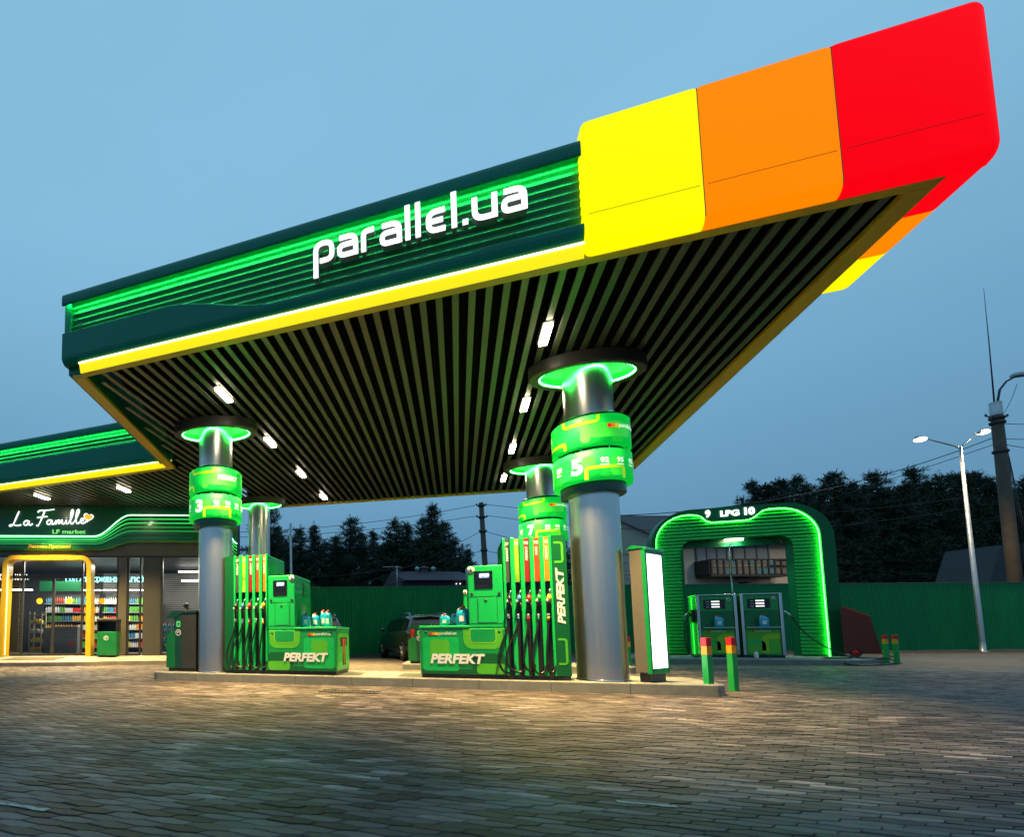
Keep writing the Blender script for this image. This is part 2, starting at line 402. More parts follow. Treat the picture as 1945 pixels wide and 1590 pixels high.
for i, (D, x, yv, rw) in enumerate(near):
    z = .0085+random.uniform(-.0022, .0022)
    vs, fs, c = paver_pts(x, yv, z, seed=i)
    if i < 300:
        me = bpy.data.meshes.new('paver'); me.from_pydata([(v[0]-c[0], v[1]-c[1], v[2]) for v in vs], [], fs)
        o = obj('paver', me, PAVER_M, ground, (c[0], c[1], 0.0))
    else: stuff.add(vs, fs)
tag(stuff.build('paving', PAVER_M, ground), kind='stuff')

# worn, broken white lines left on the blocks
WORN = mat('worn_white_paint', (0.34, 0.33, 0.30), .8, var=.35, vscale=30)
rl = random.Random(11)
for (xa, xb, yv, wv, keep) in ((-7.0, -2.3, 6.12, .030, .85), (-4.9, -3.5, 3.99, .028, .8), (-3.1, -1.7, 4.05, .030, .75), (2.5, 3.9, 6.43, .028, .6), (5.0, 7.5, 8.88, .045, .7), (-6.5, -3.2, 5.35, .02, .35), (3.2, 6.0, 7.3, .03, .35), (-2.3, -1.2, 1.98, .05, .5), (-.6, 1.0, 3.05, .04, .35)):
    x = xa
    while x < xb:
        L_ = rl.uniform(.06, .28)
        if rl.random() < keep:
            p = [(x+L_*i/4, yv+rl.uniform(-.006, .006)-wv*rl.uniform(.2, .5), .0125) for i in range(5)]+[(x+L_*i/4, yv+rl.uniform(-.006, .006)+wv*rl.uniform(.2, .5), .0125) for i in range(4, -1, -1)]
            m = MB(); m.add(p, [tuple(range(10))]); m.build('painted_line', WORN, ground)
        x += L_+rl.uniform(0, .05)

# ================================================================== CANOPY
ZS = 5.13
canopy = thing('forecourt_canopy', 'large dark green station canopy with slatted soffit and yellow, orange and red corner panels', 'canopy', (0, 0, 0))
def back_y(x): return 15.47+(x+6.56)*.115
def fac_y(x): return 14.32+(x+8.73)*.4183
def left_x(y): return -5.65-(y-6.33)*(.97/4.45)
def soffit_range(x):
    y0 = 6.46 if x > -5.44 else (6.33+(-5.44-x)/(.97/4.45)+.12 if x > -6.40 else 10.92)
    y1 = back_y(x)-.12 if x > -6.56 else fac_y(x)-.02
    return y0, y1
SLAT = mat('soffit_slat', (0.056, 0.057, 0.054), 0.40, var=.14, vscale=2.5, rvar=.08)
DECK = mat('black_roof_deck', (0.003, 0.003, 0.003), 0.9, var=.3, spec=.03)
unit = MB(); unit.box(-.5, 0, 0, .5, 1, 1); slat_me = unit.mesh('slat'); slat_me.materials.append(SLAT)
x = -16.9; 
while x < 4.2:
    y0, y1 = soffit_range(x)
    if y1-y0 > .15:
        s = bpy.data.objects.new('slat', slat_me); COL.objects.link(s); s.parent = canopy
        s.location = (x, y0, ZS+.012); s.scale = (.080, y1-y0, .026)
    x += .2
top = [(-17.4, 10.97), (-6.68, 10.97), (-5.75, 6.52), (4.55, 6.52), (4.55, 16.70), (-6.56, 15.42), (-6.9, 15.20), (-17.4, 10.975)]
MB().prism(top, 'z', 5.85, 6.40).build('roof_deck', DECK, canopy)
# soffit edge trim
TRIM = mat('ochre_edge_trim', (0.55, 0.35, 0.015), 0.38, var=.12, vscale=3, rvar=.06)
def trim(name, a, b, w, z0=ZS-.012, z1=ZS+.05):
    a = Vector((a[0], a[1])); b = Vector((b[0], b[1])); t = (b-a).normalized(); n = Vector((-t.y, t.x))*w
    MB().prism([tuple(a), tuple(b), tuple(b+n), tuple(a+n)], 'z', z0, z1).build(name, TRIM, canopy)
trim('soffit_trim', (-5.62, 6.335), (4.42, 6.335), .11)
trim('soffit_trim', (4.42, 6.448), (4.42, 16.72), .20)
trim('soffit_trim', (4.20, 16.70), (-6.56, 15.46), .10)
trim('soffit_trim', (-6.60, 10.80), (-5.65, 6.45), -.20)
trim('soffit_trim', (-17.3, 10.80), (-6.63, 10.80), .12)
# fascia upper lip / corrugated panel / lower wavy band / yellow light strip, for front and wing
FASC = mat('fascia_green', (0.0010, 0.165, 0.108), 0.42, var=.06, vscale=1.5, spec=.22, rvar=.05)
CORR = mat('corrugated_green', (0.016, 0.22, 0.085), 0.26, var=.06, vscale=2, coat=.2)
YSTRIP = mat('yellow_light_strip', (0.4, 0.3, 0.0), 0.5, emit=(1.0, 0.83, 0.0), es=.98)
YLED = mat('warm_white_led', (0.8, 0.7, 0.4), 0.4, emit=(1.0, 0.90, 0.42), es=2.6)
GWASH = mat('green_wash_led', (0.02, 0.5, 0.1), 0.5, emit=(0.04, 1.0, 0.20), es=78.0)
def fascia(x0, x1, Y, low, endcap=True):
    n = 40
    def X(i): return x0+(x1-x0)*i/n
    # upper lip, its front edge dropped to hide the wash light and shield the foreground
    prof = [(Y+.50, 6.50), (Y+.10, 6.525), (Y+.02, 6.51), (Y-.02, 6.47), (Y-.03, 6.42), (Y-.03, 6.32), (Y-.022, 6.292), (Y-.010, 6.288), (Y-.004, 6.30), (Y-.002, 6.352), (Y+.15, 6.352)]
    m = MB(); m.grid([[(xx, p[0], p[1]) for p in prof] for xx in (x0, x1)], smooth=True)
    m.add([(x0, p[0], p[1]) for p in prof], [tuple(range(len(prof)))]); m.add([(x1, p[0], p[1]) for p in prof], [tuple(range(len(prof)))])
    m.build('fascia_lip', FASC, canopy)
    # wash light tucked under the lip
    MB().box(x0+.06, Y+.006, 6.334, x1-.03, Y+.034, 6.350).build('wash_light', GWASH, canopy)
    # corrugated recessed panel
    rows = []
    z = 6.35
    k = 0
    while z > 5.36:
        ph = (6.35-z)/.108*2*PI
        rows.append([(xx, Y+.135-.034*(.5-.5*math.cos(ph)), z) for xx in (x0+.06, x1)]); z -= .108/12
    m = MB(); m.grid(rows, smooth=True); m.build('corrugated_panel', CORR, canopy)
    # lower band
    rows = []
    for i in range(n+1):
        tz = low(X(i)); xx = X(i)
        rows.append([(xx, Y+.24, tz), (xx, Y+.005, tz), (xx, Y, tz-.008), (xx, Y, 5.42), (xx, Y+.010, 5.375), (xx, Y+.035, 5.335), (xx, Y+.075, 5.305), (xx, Y+.17, 5.30)])
    m = MB(); m.grid(rows, smooth=False)
    for q in (0, n): m.add(rows[q], [tuple(range(8))])
    m.build('lower_band', FASC, canopy)
    # yellow strip under the band
    m = MB(); m.grid([[(xx, Y+.040, 5.296), (xx, Y+.085, 5.128)] for xx in (x0+.32, x1)], smooth=False)
    m.build('yellow_light_strip', YSTRIP, canopy)
    MB().box(x0+.32, Y+.030, 5.268, x1, Y+.046, 5.294).build('led_line', YLED, canopy)
def sstep(t): t = max(0, min(1, t)); return t*t*(3-2*t)
fascia(-5.95, 1.478, 6.25, lambda x: 5.83-.37*sstep((x+4.05)/1.9)+.03*sstep((x+1)/2.4))
fascia(-17.3, -6.64, 10.70, lambda x: 5.90)
# left flank between front and wing
a, b = Vector((-5.95, 6.30)), Vector((-6.92, 10.70))
MB().prism([tuple(a), tuple(b), tuple(b+Vector((.12, 0))), tuple(a+Vector((.12, 0)))], 'z', 5.32, 6.50).build('flank_panel', FASC, canopy)
MB().prism([(-5.95, 6.42), (-6.92, 10.70), (-6.62, 10.70), (-5.66, 6.42)], 'z', 5.20, 5.31).build('flank_soffit', FASC, canopy)
MB().box(4.424, 6.56, 5.182, 4.436, 16.70, 5.849).build('glow_blocker', DECK, canopy); MB().box(-5.60, 6.50, 5.182, 4.423, 6.515, 5.849).build('glow_blocker', DECK, canopy)  # black strips added to block corner panel glow showing between the slats
MB().prism([(-6.5, 15.40), (4.40, 16.655), (4.40, 16.67), (-6.5, 15.415)], 'z', 5.19, 5.849).build('glow_blocker', DECK, canopy)  # added to block the lit green back flank behind the slats
# right and back flank fascia above the soffit
MB().box(4.44, 8.12, 5.16, 4.475, 16.78, 6.42, .008).build('flank_panel', FASC, canopy)
MB().prism([(-6.6, 15.50), (4.44, 16.77), (4.44, 16.90), (-6.6, 15.62)], 'z', 5.16, 6.42).build('flank_panel', FASC, canopy)
# backlit corner panels
def lit(name, c, s): return mat(name, tuple(q*.25 for q in c), 0.5, emit=c, es=s, var=.03, spec=.04)
PY = lit('backlit_yellow', (1.0, 0.97, 0.0), 1.0); PO = lit('backlit_orange', (1.0, 0.245, 0.0), 1.0); PRD = lit('backlit_red', (0.94, 0.0, 0.006), 1.0)
SEAM = mat('panel_seam', (0.16, 0.035, 0.004), .5, var=.1)
def corner_profile(z0=5.115, z1=6.69, y=6.21, r=.10):
    """(y,z) cross-section of the front cladding, curling under at its foot"""
    p = [(6.60, z1), (y+.05, z1), (y+.015, z1-.015), (y, z1-.05), (y, z0+.16)]
    p += [(y+.10-.10*math.cos(math.radians(t)), z0+.15-.13*math.sin(math.radians(t))) for t in (15, 35, 55, 75, 90)]
    p += [(y+.13, z0+.012)]
    return p
xs = [1.478, 2.563, 3.648, 4.735]
for i, (m_, nm) in enumerate(((PY, 'yellow'), (PO, 'orange'), (PRD, 'red'))):
    xa, xb = xs[i]+.004, xs[i+1]-.004
    pr = corner_profile()
    m = MB()
    # rounded outer verticals: front grid with round-over towards the end of the row
    cols = []
    steps = [xa, xa+.012, xa+.04] if i else [xa, xa+.010, xa+.03, xa+.07]
    ends = [xb-.04, xb-.012, xb] if i < 2 else [xb-.10, xb-.065, xb-.035, xb-.014, xb-.003, xb]
    for xx in steps+ends:
        e0 = min(xx-xa, .03); inset = (.012-.4*e0) if e0 < .03 else 0
        e1 = xb-xx
        if i < 2: ins2 = (.012-.4*e1) if e1 < .03 else 0
        else: ins2 = .10-math.sqrt(max(0, .10**2-(.10-min(e1, .10))**2))
        top_cut = bot_cut = ins2*.9 if i == 2 else 0
        if i == 0: top_cut = bot_cut = .07-math.sqrt(max(0, .07**2-(.07-min(xx-xa, .07))**2))
        cc = []
        for (yy, zz) in pr:
            zz2 = 5.115+top_cut*0+(zz-5.115)
            if zz > 6.0: zz2 = zz-top_cut
            elif zz < 5.3: zz2 = zz+bot_cut
            cc.append((xx, yy+max(inset, 0)+(ins2*.55 if i == 2 else max(ins2, 0)), zz2))
        cols.append(cc)
    m.grid(cols, smooth=True)
    m.add(cols[0], [tuple(range(len(pr)))]); m.add(cols[-1], [tuple(range(len(pr)))])
    o = m.build('corner_panel', m_, canopy); o['label'] = 'backlit %s corner panel on the front face' % nm
    MB().box(xa+.03, 6.205, 5.548, xb-.03 if i < 2 else xb-.12, 6.2095, 5.5505).build('panel_joint', SEAM, o)
for xx in xs[1:3]:
    MB().box(xx-.0039, 6.222, 5.22, xx+.0039, 6.5, 6.66).build('panel_gap', SEAM, canopy)
ys = [6.30, 6.86, 7.48, 8.10]
for i, (m_, nm) in enumerate(((PRD, 'red'), (PO, 'orange'), (PY, 'yellow'))):
    ya, yb = ys[i]+.004, ys[i+1]-.004
    if i == 0: ya = 6.36
    pr = [(4.44, 6.66), (4.70, 6.66), (4.735, 6.62), (4.735, 5.30)]+[(4.635+.10*math.cos(math.radians(t)), 5.265-.13*math.sin(math.radians(t))) for t in (15, 35, 55, 75, 90)]+[(4.44, 5.128)]
    m = MB(); m.grid([[(p[0], yy, p[1]) for p in pr] for yy in (ya, yb)], smooth=True)
    m.add([(p[0], ya, p[1]) for p in pr], [tuple(range(len(pr)))]); m.add([(p[0], yb, p[1]) for p in pr], [tuple(range(len(pr)))])
    o = m.build('corner_panel', m_, canopy); o['label'] = 'backlit %s corner panel on the side face' % nm
# ---- lettering on the front: stroke letters with real depth
LET = mat('backlit_white_letter', (0.8, 0.8, 0.8), .35, emit=(1.0, 1.0, 1.0), es=1.6)
LETS = mat('letter_return_grey', (0.33, 0.34, 0.34), .4, var=.1)
def thick_stroke(mb, path, w, y0, y1):
    n = len(path); L = []; R = []
    for i in range(n):
        a = path[max(i-1, 0)]; b = path[min(i+1, n-1)]
        dx, dz = b[0]-a[0], b[1]-a[1]; l = math.hypot(dx, dz) or 1; nx, nz = -dz/l*w/2, dx/l*w/2
        L.append((path[i][0]+nx, path[i][1]+nz)); R.append((path[i][0]-nx, path[i][1]-nz))
    vs = [(p[0], y0, p[1]) for p in L]+[(p[0], y0, p[1]) for p in R]+[(p[0], y1, p[1]) for p in L]+[(p[0], y1, p[1]) for p in R]
    fs = []
    for i in range(n-1):
        fs += [(i, n+i, n+i+1, i+1), (i, i+1, 2*n+i+1, 2*n+i), (n+i, 3*n+i, 3*n+i+1, n+i+1)]
    fs += [(0, 2*n, 3*n, n), (n-1, 2*n-1, 4*n-1, 3*n-1)]
    mb.add(vs, fs)
def logo_letters(x0, x1, zb, zt, w):
    """wide geometric lettering 'parallel.ua' as strokes; zb..zt is the x-height"""
    h = zt-zb; k = h*.62
    adv = {'p': 1.08, 'a': 1.06, 'r': .80, 'l': .42, 'e': 1.0, '.': .36, 'u': 1.08}
    word = 'parallel.ua'; tot = sum(adv[c] for c in word); s = (x1-x0)/tot; x = x0; out = []
    r = h*.34; hw = w/2; mid = (zb+zt)/2
    for c in word:
        W = adv[c]*s-w*1.15; a, b = x+hw, x+W
        if c == 'p': st = [fillet([(a, zb-h*.62), (a, zt-hw), (b, zt-hw), (b, zb+hw), (a+w*.9, zb+hw)], r)]
        elif c == 'a': st = [fillet([(a, zt-hw), (b, zt-hw), (b, zb)], r), fillet([(b, zb+hw), (a, zb+hw), (a, mid+hw*.55), (b, mid+hw*.55)], r*.62)]
        elif c == 'r': st = [fillet([(a, zb), (a, zt-hw), (b, zt-hw)], r)]
        elif c == 'l': st = [[(a, zb), (a, zt+h*.50)]]
        elif c == 'e': st = [fillet([(b, zt-hw), (a, zt-hw), (a, zb+hw), (b, zb+hw)], r), [(a, mid), (b-w*.4, mid)]]
        elif c == '.': st = [[(a, zb), (a, zb+w*1.05)]]
        elif c == 'u': st = [fillet([(a, zt), (a, zb+hw), (b, zb+hw)], r), [(b, zt), (b, zb)]]
        out.append(st); x += adv[c]*s
    return out
for st in logo_letters(-1.66, .95, 5.80, 6.105, .062):
    m = MB()
    for p in st: thick_stroke(m, p, .062, 6.180, 6.195)
    o = m.build('letter', LET, canopy)
    m = MB()
    for p in st: thick_stroke(m, p, .056, 6.195, 6.30)
    m.build('letter_return', LETS, o)

# ---- ceiling lights
LAMPW = mat('downlight_diffuser', (0.9, 0.85, 0.7), .4, emit=(1.0, 0.86, 0.58), es=45.0)
LAMPB = mat('downlight_body', (0.03, 0.03, 0.03), .5, var=.1)
def downlight(x, y, rz, label, power=400, spread=86, L=.52):
    t = thing('ceiling_light', label, 'ceiling light', (x, y, ZS), rz, 'rectangular lights in the canopy soffit')
    MB().box(-.075, -L/2-.04, .0, .075, L/2+.04, .09, .01).build('housing', LAMPB, t)
    MB().box(-.055, -L/2, -.040, .055, L/2, -.002, .008).build('diffuser', LAMPW, t)
    ld = bpy.data.lights.new('downlight', 'AREA'); ld.shape = 'RECTANGLE'; ld.size = .10; ld.size_y = L; ld.energy = power; ld.color = (1.0, .70, .27)
    ld.spread = math.radians(spread)
    lo = bpy.data.objects.new('downlight_lamp', ld); COL.objects.link(lo); lo.parent = t; lo.location = (0, 0, -.05)
ordn = ['nearest', 'second nearest', 'third', 'farthest']
for i in range(4):
    yv = 7.80+2.341*i
    downlight(1.298, yv, 0, '%s bright soffit light in the row beside the right-hand columns' % ordn[i])
    downlight(-3.757, yv, 0, '%s bright soffit light in the row beside the left-hand columns' % ordn[i])
downlight(-8.97, 11.97, 0, 'soffit light in front of the shop sign, right one of two')
downlight(-11.76, 11.72, 0, 'soffit light in front of the shop sign, left one of two')

# ================================================================== COLUMNS
BAND = mat('backlit_green_band', (0.005, 0.45, 0.06), .5, spec=.15, emit=(0.0, 0.58, 0.045), es=.72, var=.04)
BLIME = mat('band_lime', (0.16, 0.45, 0.0), .4, emit=(0.42, 0.95, 0.0), es=.55)
BLEAF = mat('band_leaf', (0.02, 0.5, 0.03), .4, emit=(0.04, 0.68, 0.04), es=.72)
BDARK = mat('band_dark', (0.002, 0.30, 0.05), .4, emit=(0.0, 0.46, 0.04), es=.72)
BWHITE = mat('band_white', (0.8, 0.8, 0.8), .4, emit=(1, 1, 1), es=.75)
BRED = mat('band_red', (0.8, 0.02, 0.01), .4, emit=(1, .02, 0), es=.6); BORA = mat('band_orange', (0.8, 0.25, 0.01), .4, emit=(1, .25, 0), es=.6); BYEL = mat('band_yellow', (0.8, 0.6, 0.01), .4, emit=(1, .75, 0), es=.6)
DISC = mat('soffit_disc', (0.045, 0.044, 0.038), .42, var=.1, rvar=.05)
DISC_IN = mat('disc_cove', (0.03, 0.28, 0.08), .35, var=.05)
def column(x, y, num, twist, word, z_base, label, bands=True):
    t = thing('canopy_column', label, 'column', (x, y, z_base), 0, 'columns carrying the canopy')
    z = -z_base
    MB().lathe([(.335, 0), (.335, 5.07+z)], n=48).build('shaft', STEEL, t)
    MB().lathe([(.345, 0), (.348, .02), (.338, .025)], n=48).build('foot_ring', CHROME, t)
    d = MB().lathe([(.70, 4.935+z), (.83, 4.93+z), (.85, 4.945+z), (.85, 5.128+z), (.60, 5.128+z)], n=64, smooth=False).build('ceiling_disc', DISC, t); d.scale = (1, .56, 1); d.rotation_euler = (0, 0, math.radians(13))
    MB().lathe([(.335, 5.06+z), (.60, 5.06+z), (.69, 5.02+z), (.70, 4.936+z)], n=64).build('cove', DISC_IN, d)
    MB().lathe([(.695, 4.945+z), (.680, 4.945+z), (.680, 4.965+z), (.695, 4.965+z), (.695, 4.945+z)], n=64).build('light_ring', LED_G, d)
    if not bands: return t
    MB().lathe([(.336, 2.99+z), (.434, 2.99+z), (.434, 3.10+z), (.434, 4.165+z), (.425, 4.175+z), (.336, 4.175+z)], n=48, smooth=False).build('collar', GREEN_D, t)
    R = .525
    view = math.atan2(-y, -x)+twist        # towards the drivers' side
    def wr(mb_v, mb_f, name, m_, par, off=.004): 
        vs = [(v[0], v[1], v[2]+z) for v in mb_v]
        return wrap_mb(vs, mb_f, 0, 0, R+off, view).build(name, m_, par)
    for bi, (z0, z1) in enumerate(((3.125, 3.575), (3.645, 4.10))):
        bnd = MB().lathe([(.44, z0+z), (R-.012, z0+z), (R, z0+.012+z), (R, z1-.012+z), (R-.012, z1+z), (.44, z1+z)], n=64, smooth=True).build('number_band', BAND, t)
        def shape(path, w, m_, name='print', off=.003, closed=False):
            mb = MB(); mb.ribbon(dense(path, .03), w, 0, closed); return wr(mb.v, mb.f, name, m_, bnd, off)
        def fillr(x0, za, x1, zb, r, m_, off=.002):
            mb = MB(); k = max(2, int((x1-x0)/.03)); rows = []
            for i in range(k+1):
                xx = x0+(x1-x0)*i/k; e_ = min(xx-x0, x1-xx); c = r-math.sqrt(max(0, r*r-(r-min(e_, r))**2))
                rows.append([(xx, 0, za+c), (xx, 0, zb-c)])
            mb.grid(rows, smooth=False); return wr(mb.v, mb.f, 'print', m_, bnd, off)
        def txt(s, x0, x1, zz, h, m_=BWHITE, **k):
            vs, fs = text_fit(s, x0, x1, zz, h, **k); return wr(vs, fs, 'lettering', m_, bnd, .006)
        rr = random.Random(bi+3)
        for q in range(9):                                   # tone patches all the way round
            a = -1.6+q*.37; fillr(a, z0+.02+rr.random()*.15, a+.12+rr.random()*.12, z1-.02-rr.random()*.12, .05, BDARK if q % 3 == 0 else BLEAF, .0015)
        if bi == 0:
            txt(num, -.265, -.105, z0+.10, .25, bold=.04)
            shape(fillet([(-.065, z0+.005), (-.065, z0+.175), (.45, z0+.175), (.45, z0+.005)], .05), .050, BLIME)
            for q, s in enumerate(('92', '95', '95', '100')):
                xx = .175+q*.225; txt(s, xx-.055, xx+.055 if s != '100' else xx+.09, z0+.235, .075, bold=.03)
                shape([(xx-.06, z0+.205), (xx+.06, z0+.205)], .012, BWHITE, off=.0055)
            txt('ДП', -.545, -.44, z0+.205, .085, bold=.03); shape([(-.55, z0+.175), (-.44, z0+.175)], .012, BWHITE, off=.005)
            for q in range(4): shape(arc(.24, z0+.0, .05+q*.028, 20, 160, 10), .006, BLEAF, off=.0045)
            for q in range(4): shape(arc(-.5, z0+.0, .05+q*.028, 20, 160, 10), .006, BLEAF, off=.0045)
        else:
            shape(fillet([(-.36, z1-.005), (-.36, z1-.105), (.12, z1-.105), (.12, z1-.005)], .05), .048, BLIME)
            shape(fillet([(-.75, z0+.115), (-.345, z0+.115), (-.345, z0+.005)], .06), .05, BLIME)
            fillr(-.02, z0+.10, .62, z1-.14, .09, BLEAF, .0025)
            if word:
                txt('PERFEKT', .20, .62, z0+.21, .085, bold=.03, shear=.22)
            else:
                for q, mm in enumerate((BRED, BORA, BYEL)): fillr(.235+q*.055, z0+.235, .29+q*.055, z0+.295, .001, mm, .005)
                txt('parallel.ua', .41, .80, z0+.225, .08, bold=.015)
        for q in range(6):
            for w_ in range(4):
                a = .30+q*.03; zz = (z1-.03-w_*.03) if bi == 0 else (z0+.02+w_*.02)
                fillr(a, zz, a+.012, zz+.012, .001, BLEAF, .0045)
    for q in range(8):
        a = q*PI/4+.3
        MB().lathe([(0, 3.57+z), (.014, 3.57+z), (.014, 3.65+z), (0, 3.65+z)], .47*math.cos(a), .47*math.sin(a), 8).build('spacer', CHROME, t)
    return t
R_ = math.radians
column(2.03, 8.951, '5', R_(0), False, .16, 'steel column with green bands numbered 5, nearest the corner panels')
column(2.03, 13.756, '7', R_(-8), False, .15, 'steel column with green bands numbered 7, behind the right pump')
column(-4.490, 8.951, '3', R_(-17), True, .16, 'steel column with green bands numbered 3, beside the tall green bin')
column(-5.754, 14.517, '1', R_(0), True, .0, 'plain steel column without bands behind the left pump', bands=False)
# ================================================================== PUMP ISLANDS
def island(x0, x1, y0, y1, h, label, r=.18, name='pump_island', outline=None):
    poly = [(p[0], p[1]) for p in (outline or rrect(x0, y0, x1, y1, r, 6))]
    inn = rrect(x0+.016, y0+.016, x1-.016, y1-.016, r-.016, 6)
    if outline:
        mx_, my_ = (x0+x1)/2, (y0+y1)/2; inn = [(mx_+(p[0]-mx_)*.995, my_+(p[1]-my_)*.99) for p in poly]
    n = len(poly); vs = [(p[0], p[1], 0) for p in poly]+[(p[0], p[1], h-.016) for p in poly]+[(p[0], p[1], h) for p in inn]
    fs = [(i, (i+1) % n, n+(i+1) % n, n+i) for i in range(n)]+[(n+i, n+(i+1) % n, 2*n+(i+1) % n, 2*n+i) for i in range(n)]+[tuple(range(2*n, 3*n))]
    t = thing(name, label, 'kerb island', ((x0+x1)/2, (y0+y1)/2, 0))
    m = MB(); m.add([(v[0]-(x0+x1)/2, v[1]-(y0+y1)/2, v[2]) for v in vs], fs); m.build('kerb', CONCRETE, t)
    k = 1
    x = x0+1.0
    while x < x1-.4 and not (outline and x > 9.2):                        # open joints between the kerb stones
        MB().box(x-(x0+x1)/2-.003, y0-(y0+y1)/2-.0015, .0, x-(x0+x1)/2+.003, y0-(y0+y1)/2+.02, h-.012).build('kerb_joint', RUBBER, t)
        x += 1.0
    return t
island(-5.72, 3.42, 8.585, 9.95, .16, 'pale concrete island under the two front fuel pumps')
island(-1.35, 3.6, 12.95, 14.35, .15, 'concrete island behind the right front pump with a green bin')
lo_ = fillet([(8.0, 17.75), (9.85, 17.75), (11.55, 19.70), (11.55, 21.4), (4.6, 21.4), (4.6, 17.75), (8.0, 17.75)], .35)[:-1]
island(4.6, 11.55, 17.75, 21.4, .15, 'low wide concrete island under the green arch', outline=lo_)

# ================================================================== FUEL PUMPS
NOZ = [('black', BLACK), ('blue', mat('blue_grip', (0.02, 0.13, 0.30), .4, var=.1)), ('red', mat('red_grip', (0.60, 0.01, 0.012), .4, var=.1)), ('green', mat('green_grip', (0.01, 0.22, 0.05), .4, var=.1)), ('yellow', mat('yellow_grip', (0.80, 0.38, 0.01), .4, var=.1))]
STRIP = [('ДП', GREY_P), ('100', mat('lime_strip', (0.20, 0.40, 0.02), .4, var=.55, vscale=7, stretch=(1, 1, .6))), ('95', DRED_P), ('95', ORED_P), ('92', ORANGE_P)]
LCD = mat('pump_display', (0.02, 0.03, 0.05), .2, emit=(.35, .55, .95), es=1.0)
LCDW = mat('display_digits', (0.8, 0.8, 0.8), .3, emit=(.9, .95, 1.0), es=1.6)
DISCW = mat('number_disc', (0.80, 0.74, 0.66), .4, var=.05)
VENT = mat('vent_slot', (0.45, 0.42, 0.34), .5, var=.1)
PANELSEAM = mat('panel_shadow_gap', (0.004, 0.03, 0.008), .6)
def fuel_pump(x0, y0, zb, m, num, label):
    """local x runs from the cabinet end (0) to the tower end (2.18); m = -1 mirrors the layout, never the lettering"""
    t = thing('fuel_pump', label, 'fuel pump', (x0, y0, zb), 0, 'green fuel pumps on the islands')
    W, Dp = 2.18, 1.08
    def bx(mb, xa, ya, za, xb, yb, zb_, b=0.0): return mb.box(m*xa, ya, za, m*xb, yb, zb_, b)
    def X(a, b): return (m*a, m*b) if m > 0 else (m*b, m*a)      # world-left, world-right of a local span
    bx(MB(), .02, .03, 0, W-.02, Dp-.03, .065).build('plinth', BLACK, t)
    # --- low cabinet
    cab = MB(); bx(cab, 0, 0, .066, 1.285, Dp, .80, .018); cab = cab.build('cabinet', GREEN, t)
    lid = MB(); bx(lid, -.008, -.012, .803, .775, Dp+.01, .848, .014); lid.build('cabinet_lid', GREEN_B, t)
    a, b = X(0, 1.285)
    def dec(shape, m_, off, parent=cab, name='print'):
        mb = MB()
        if shape[0] == 'fill': mb.fan(rrect(*shape[1:]), -off)
        else: mb.ribbon(shape[1], shape[2], -off)
        return mb.build(name, m_, parent)
    lx = a      # world-left edge
    # printed shapes, laid out from world left; mirrored layout on the mirrored pump
    def sx_(u0, u1): return (a+u0, a+u1) if m > 0 else (b-u1, b-u0)
    p = sx_(.05, .60); dec(('fill', p[0], .12, p[1], .66, .05), GREEN_B, .0015)
    p = sx_(.16, .46); dec(('fill', p[0], .30, p[1], .62, .06), LEAF, .003)
    p = sx_(.72, 1.20); z = .80
    q = fillet([(p[0], .79), (p[0], .52), (p[1], .52), (p[1], .79)], .10); dec(('s', q, .10), LEAF, .0022)
    q = fillet([(p[0]+.05, .79), (p[0]+.05, .57), (p[1]-.05, .57), (p[1]-.05, .79)], .07); dec(('s', q, .012), LIME, .0045)
    p = sx_(.80, 1.275); dec(('fill', p[0], .085, p[1], .40, .06), DKPRINT, .0016)
    p = sx_(.86, 1.28); dec(('fill', p[0], .08, p[1], .24, .05), LEAF, .0028)
    p = sx_(.02, .85); dec(('fill', p[0], .075, p[1], .15, .03), DKPRINT, .0012)
    for k in range(6):
        for j in range(4):
            p = sx_(.18+k*.042, .193+k*.042); dec(('fill', p[0], .31+j*.035, p[1], .323+j*.035, .004), GREEN_B, .0042)
    tx = a+.16 if m > 0 else b-.98
    vs, fs = text_fit('PERFEKT', tx, tx+.82, .235, .155, bold=.045, shear=.20, ext=.004); mb = MB(); mb.add([(v[0], v[1]-.0075, v[2]) for v in vs], fs); mb.build('lettering', WHITE_P, cab)
    vs, fs = text_fit('Доведено в кожній краплі', tx+.27, tx+.74, .185, .026); mb = MB(); mb.add([(v[0], v[1]-.004, v[2]) for v in vs], fs); mb.build('lettering', LEAF, cab)
    lx0 = a+.15 if m > 0 else b-.52
    for k, mm in enumerate((RED_P, ORANGE_P, YELLOW_P)): dec(('fill', lx0+k*.045, .695, lx0+k*.045+.045, .735, .001), mm, .005)
    vs, fs = text_fit('parallel.ua', lx0+.145, lx0+.42, .685, .062, bold=.012); mb = MB(); mb.add([(v[0], v[1]-.005, v[2]) for v in vs], fs); mb.build('lettering', WHITE_P, cab)
    for u in (.10, 1.20):
        p = sx_(u, u)[0]; MB().lathe([(0, 0), (.018, 0), (.018, .004), (0, .004)], n=12).build('lock', BLACK, cab, (p, -.001, .74), (PI/2, 0, 0))
    # cabinet end panel
    xe = -.0025*m
    def endp(y0_, z0, y1_, z1, r, m_, off, nm='end_print'):
        poly = rrect(y0_, z0, y1_, z1, r, 4); mb = MB(); mb.add([(-m*off, q_[0], q_[1]) for q_ in poly], [tuple(range(len(poly)))]); return mb.build(nm, m_, cab)
    endp(.10, .10, Dp-.10, .74, .10, LEAF, .002); endp(.18, .12, Dp-.18, .66, .06, GREEN_B, .0035); endp(.25, .50, Dp-.25, .66, .02, BLACK, .005)
    for yy in (.46, .62):
        mb = MB(); mb.tube([(-m*.012, yy, .16), (-m*.012, yy, .64)], .011, 6); mb.build('rail', ORED_P, cab)
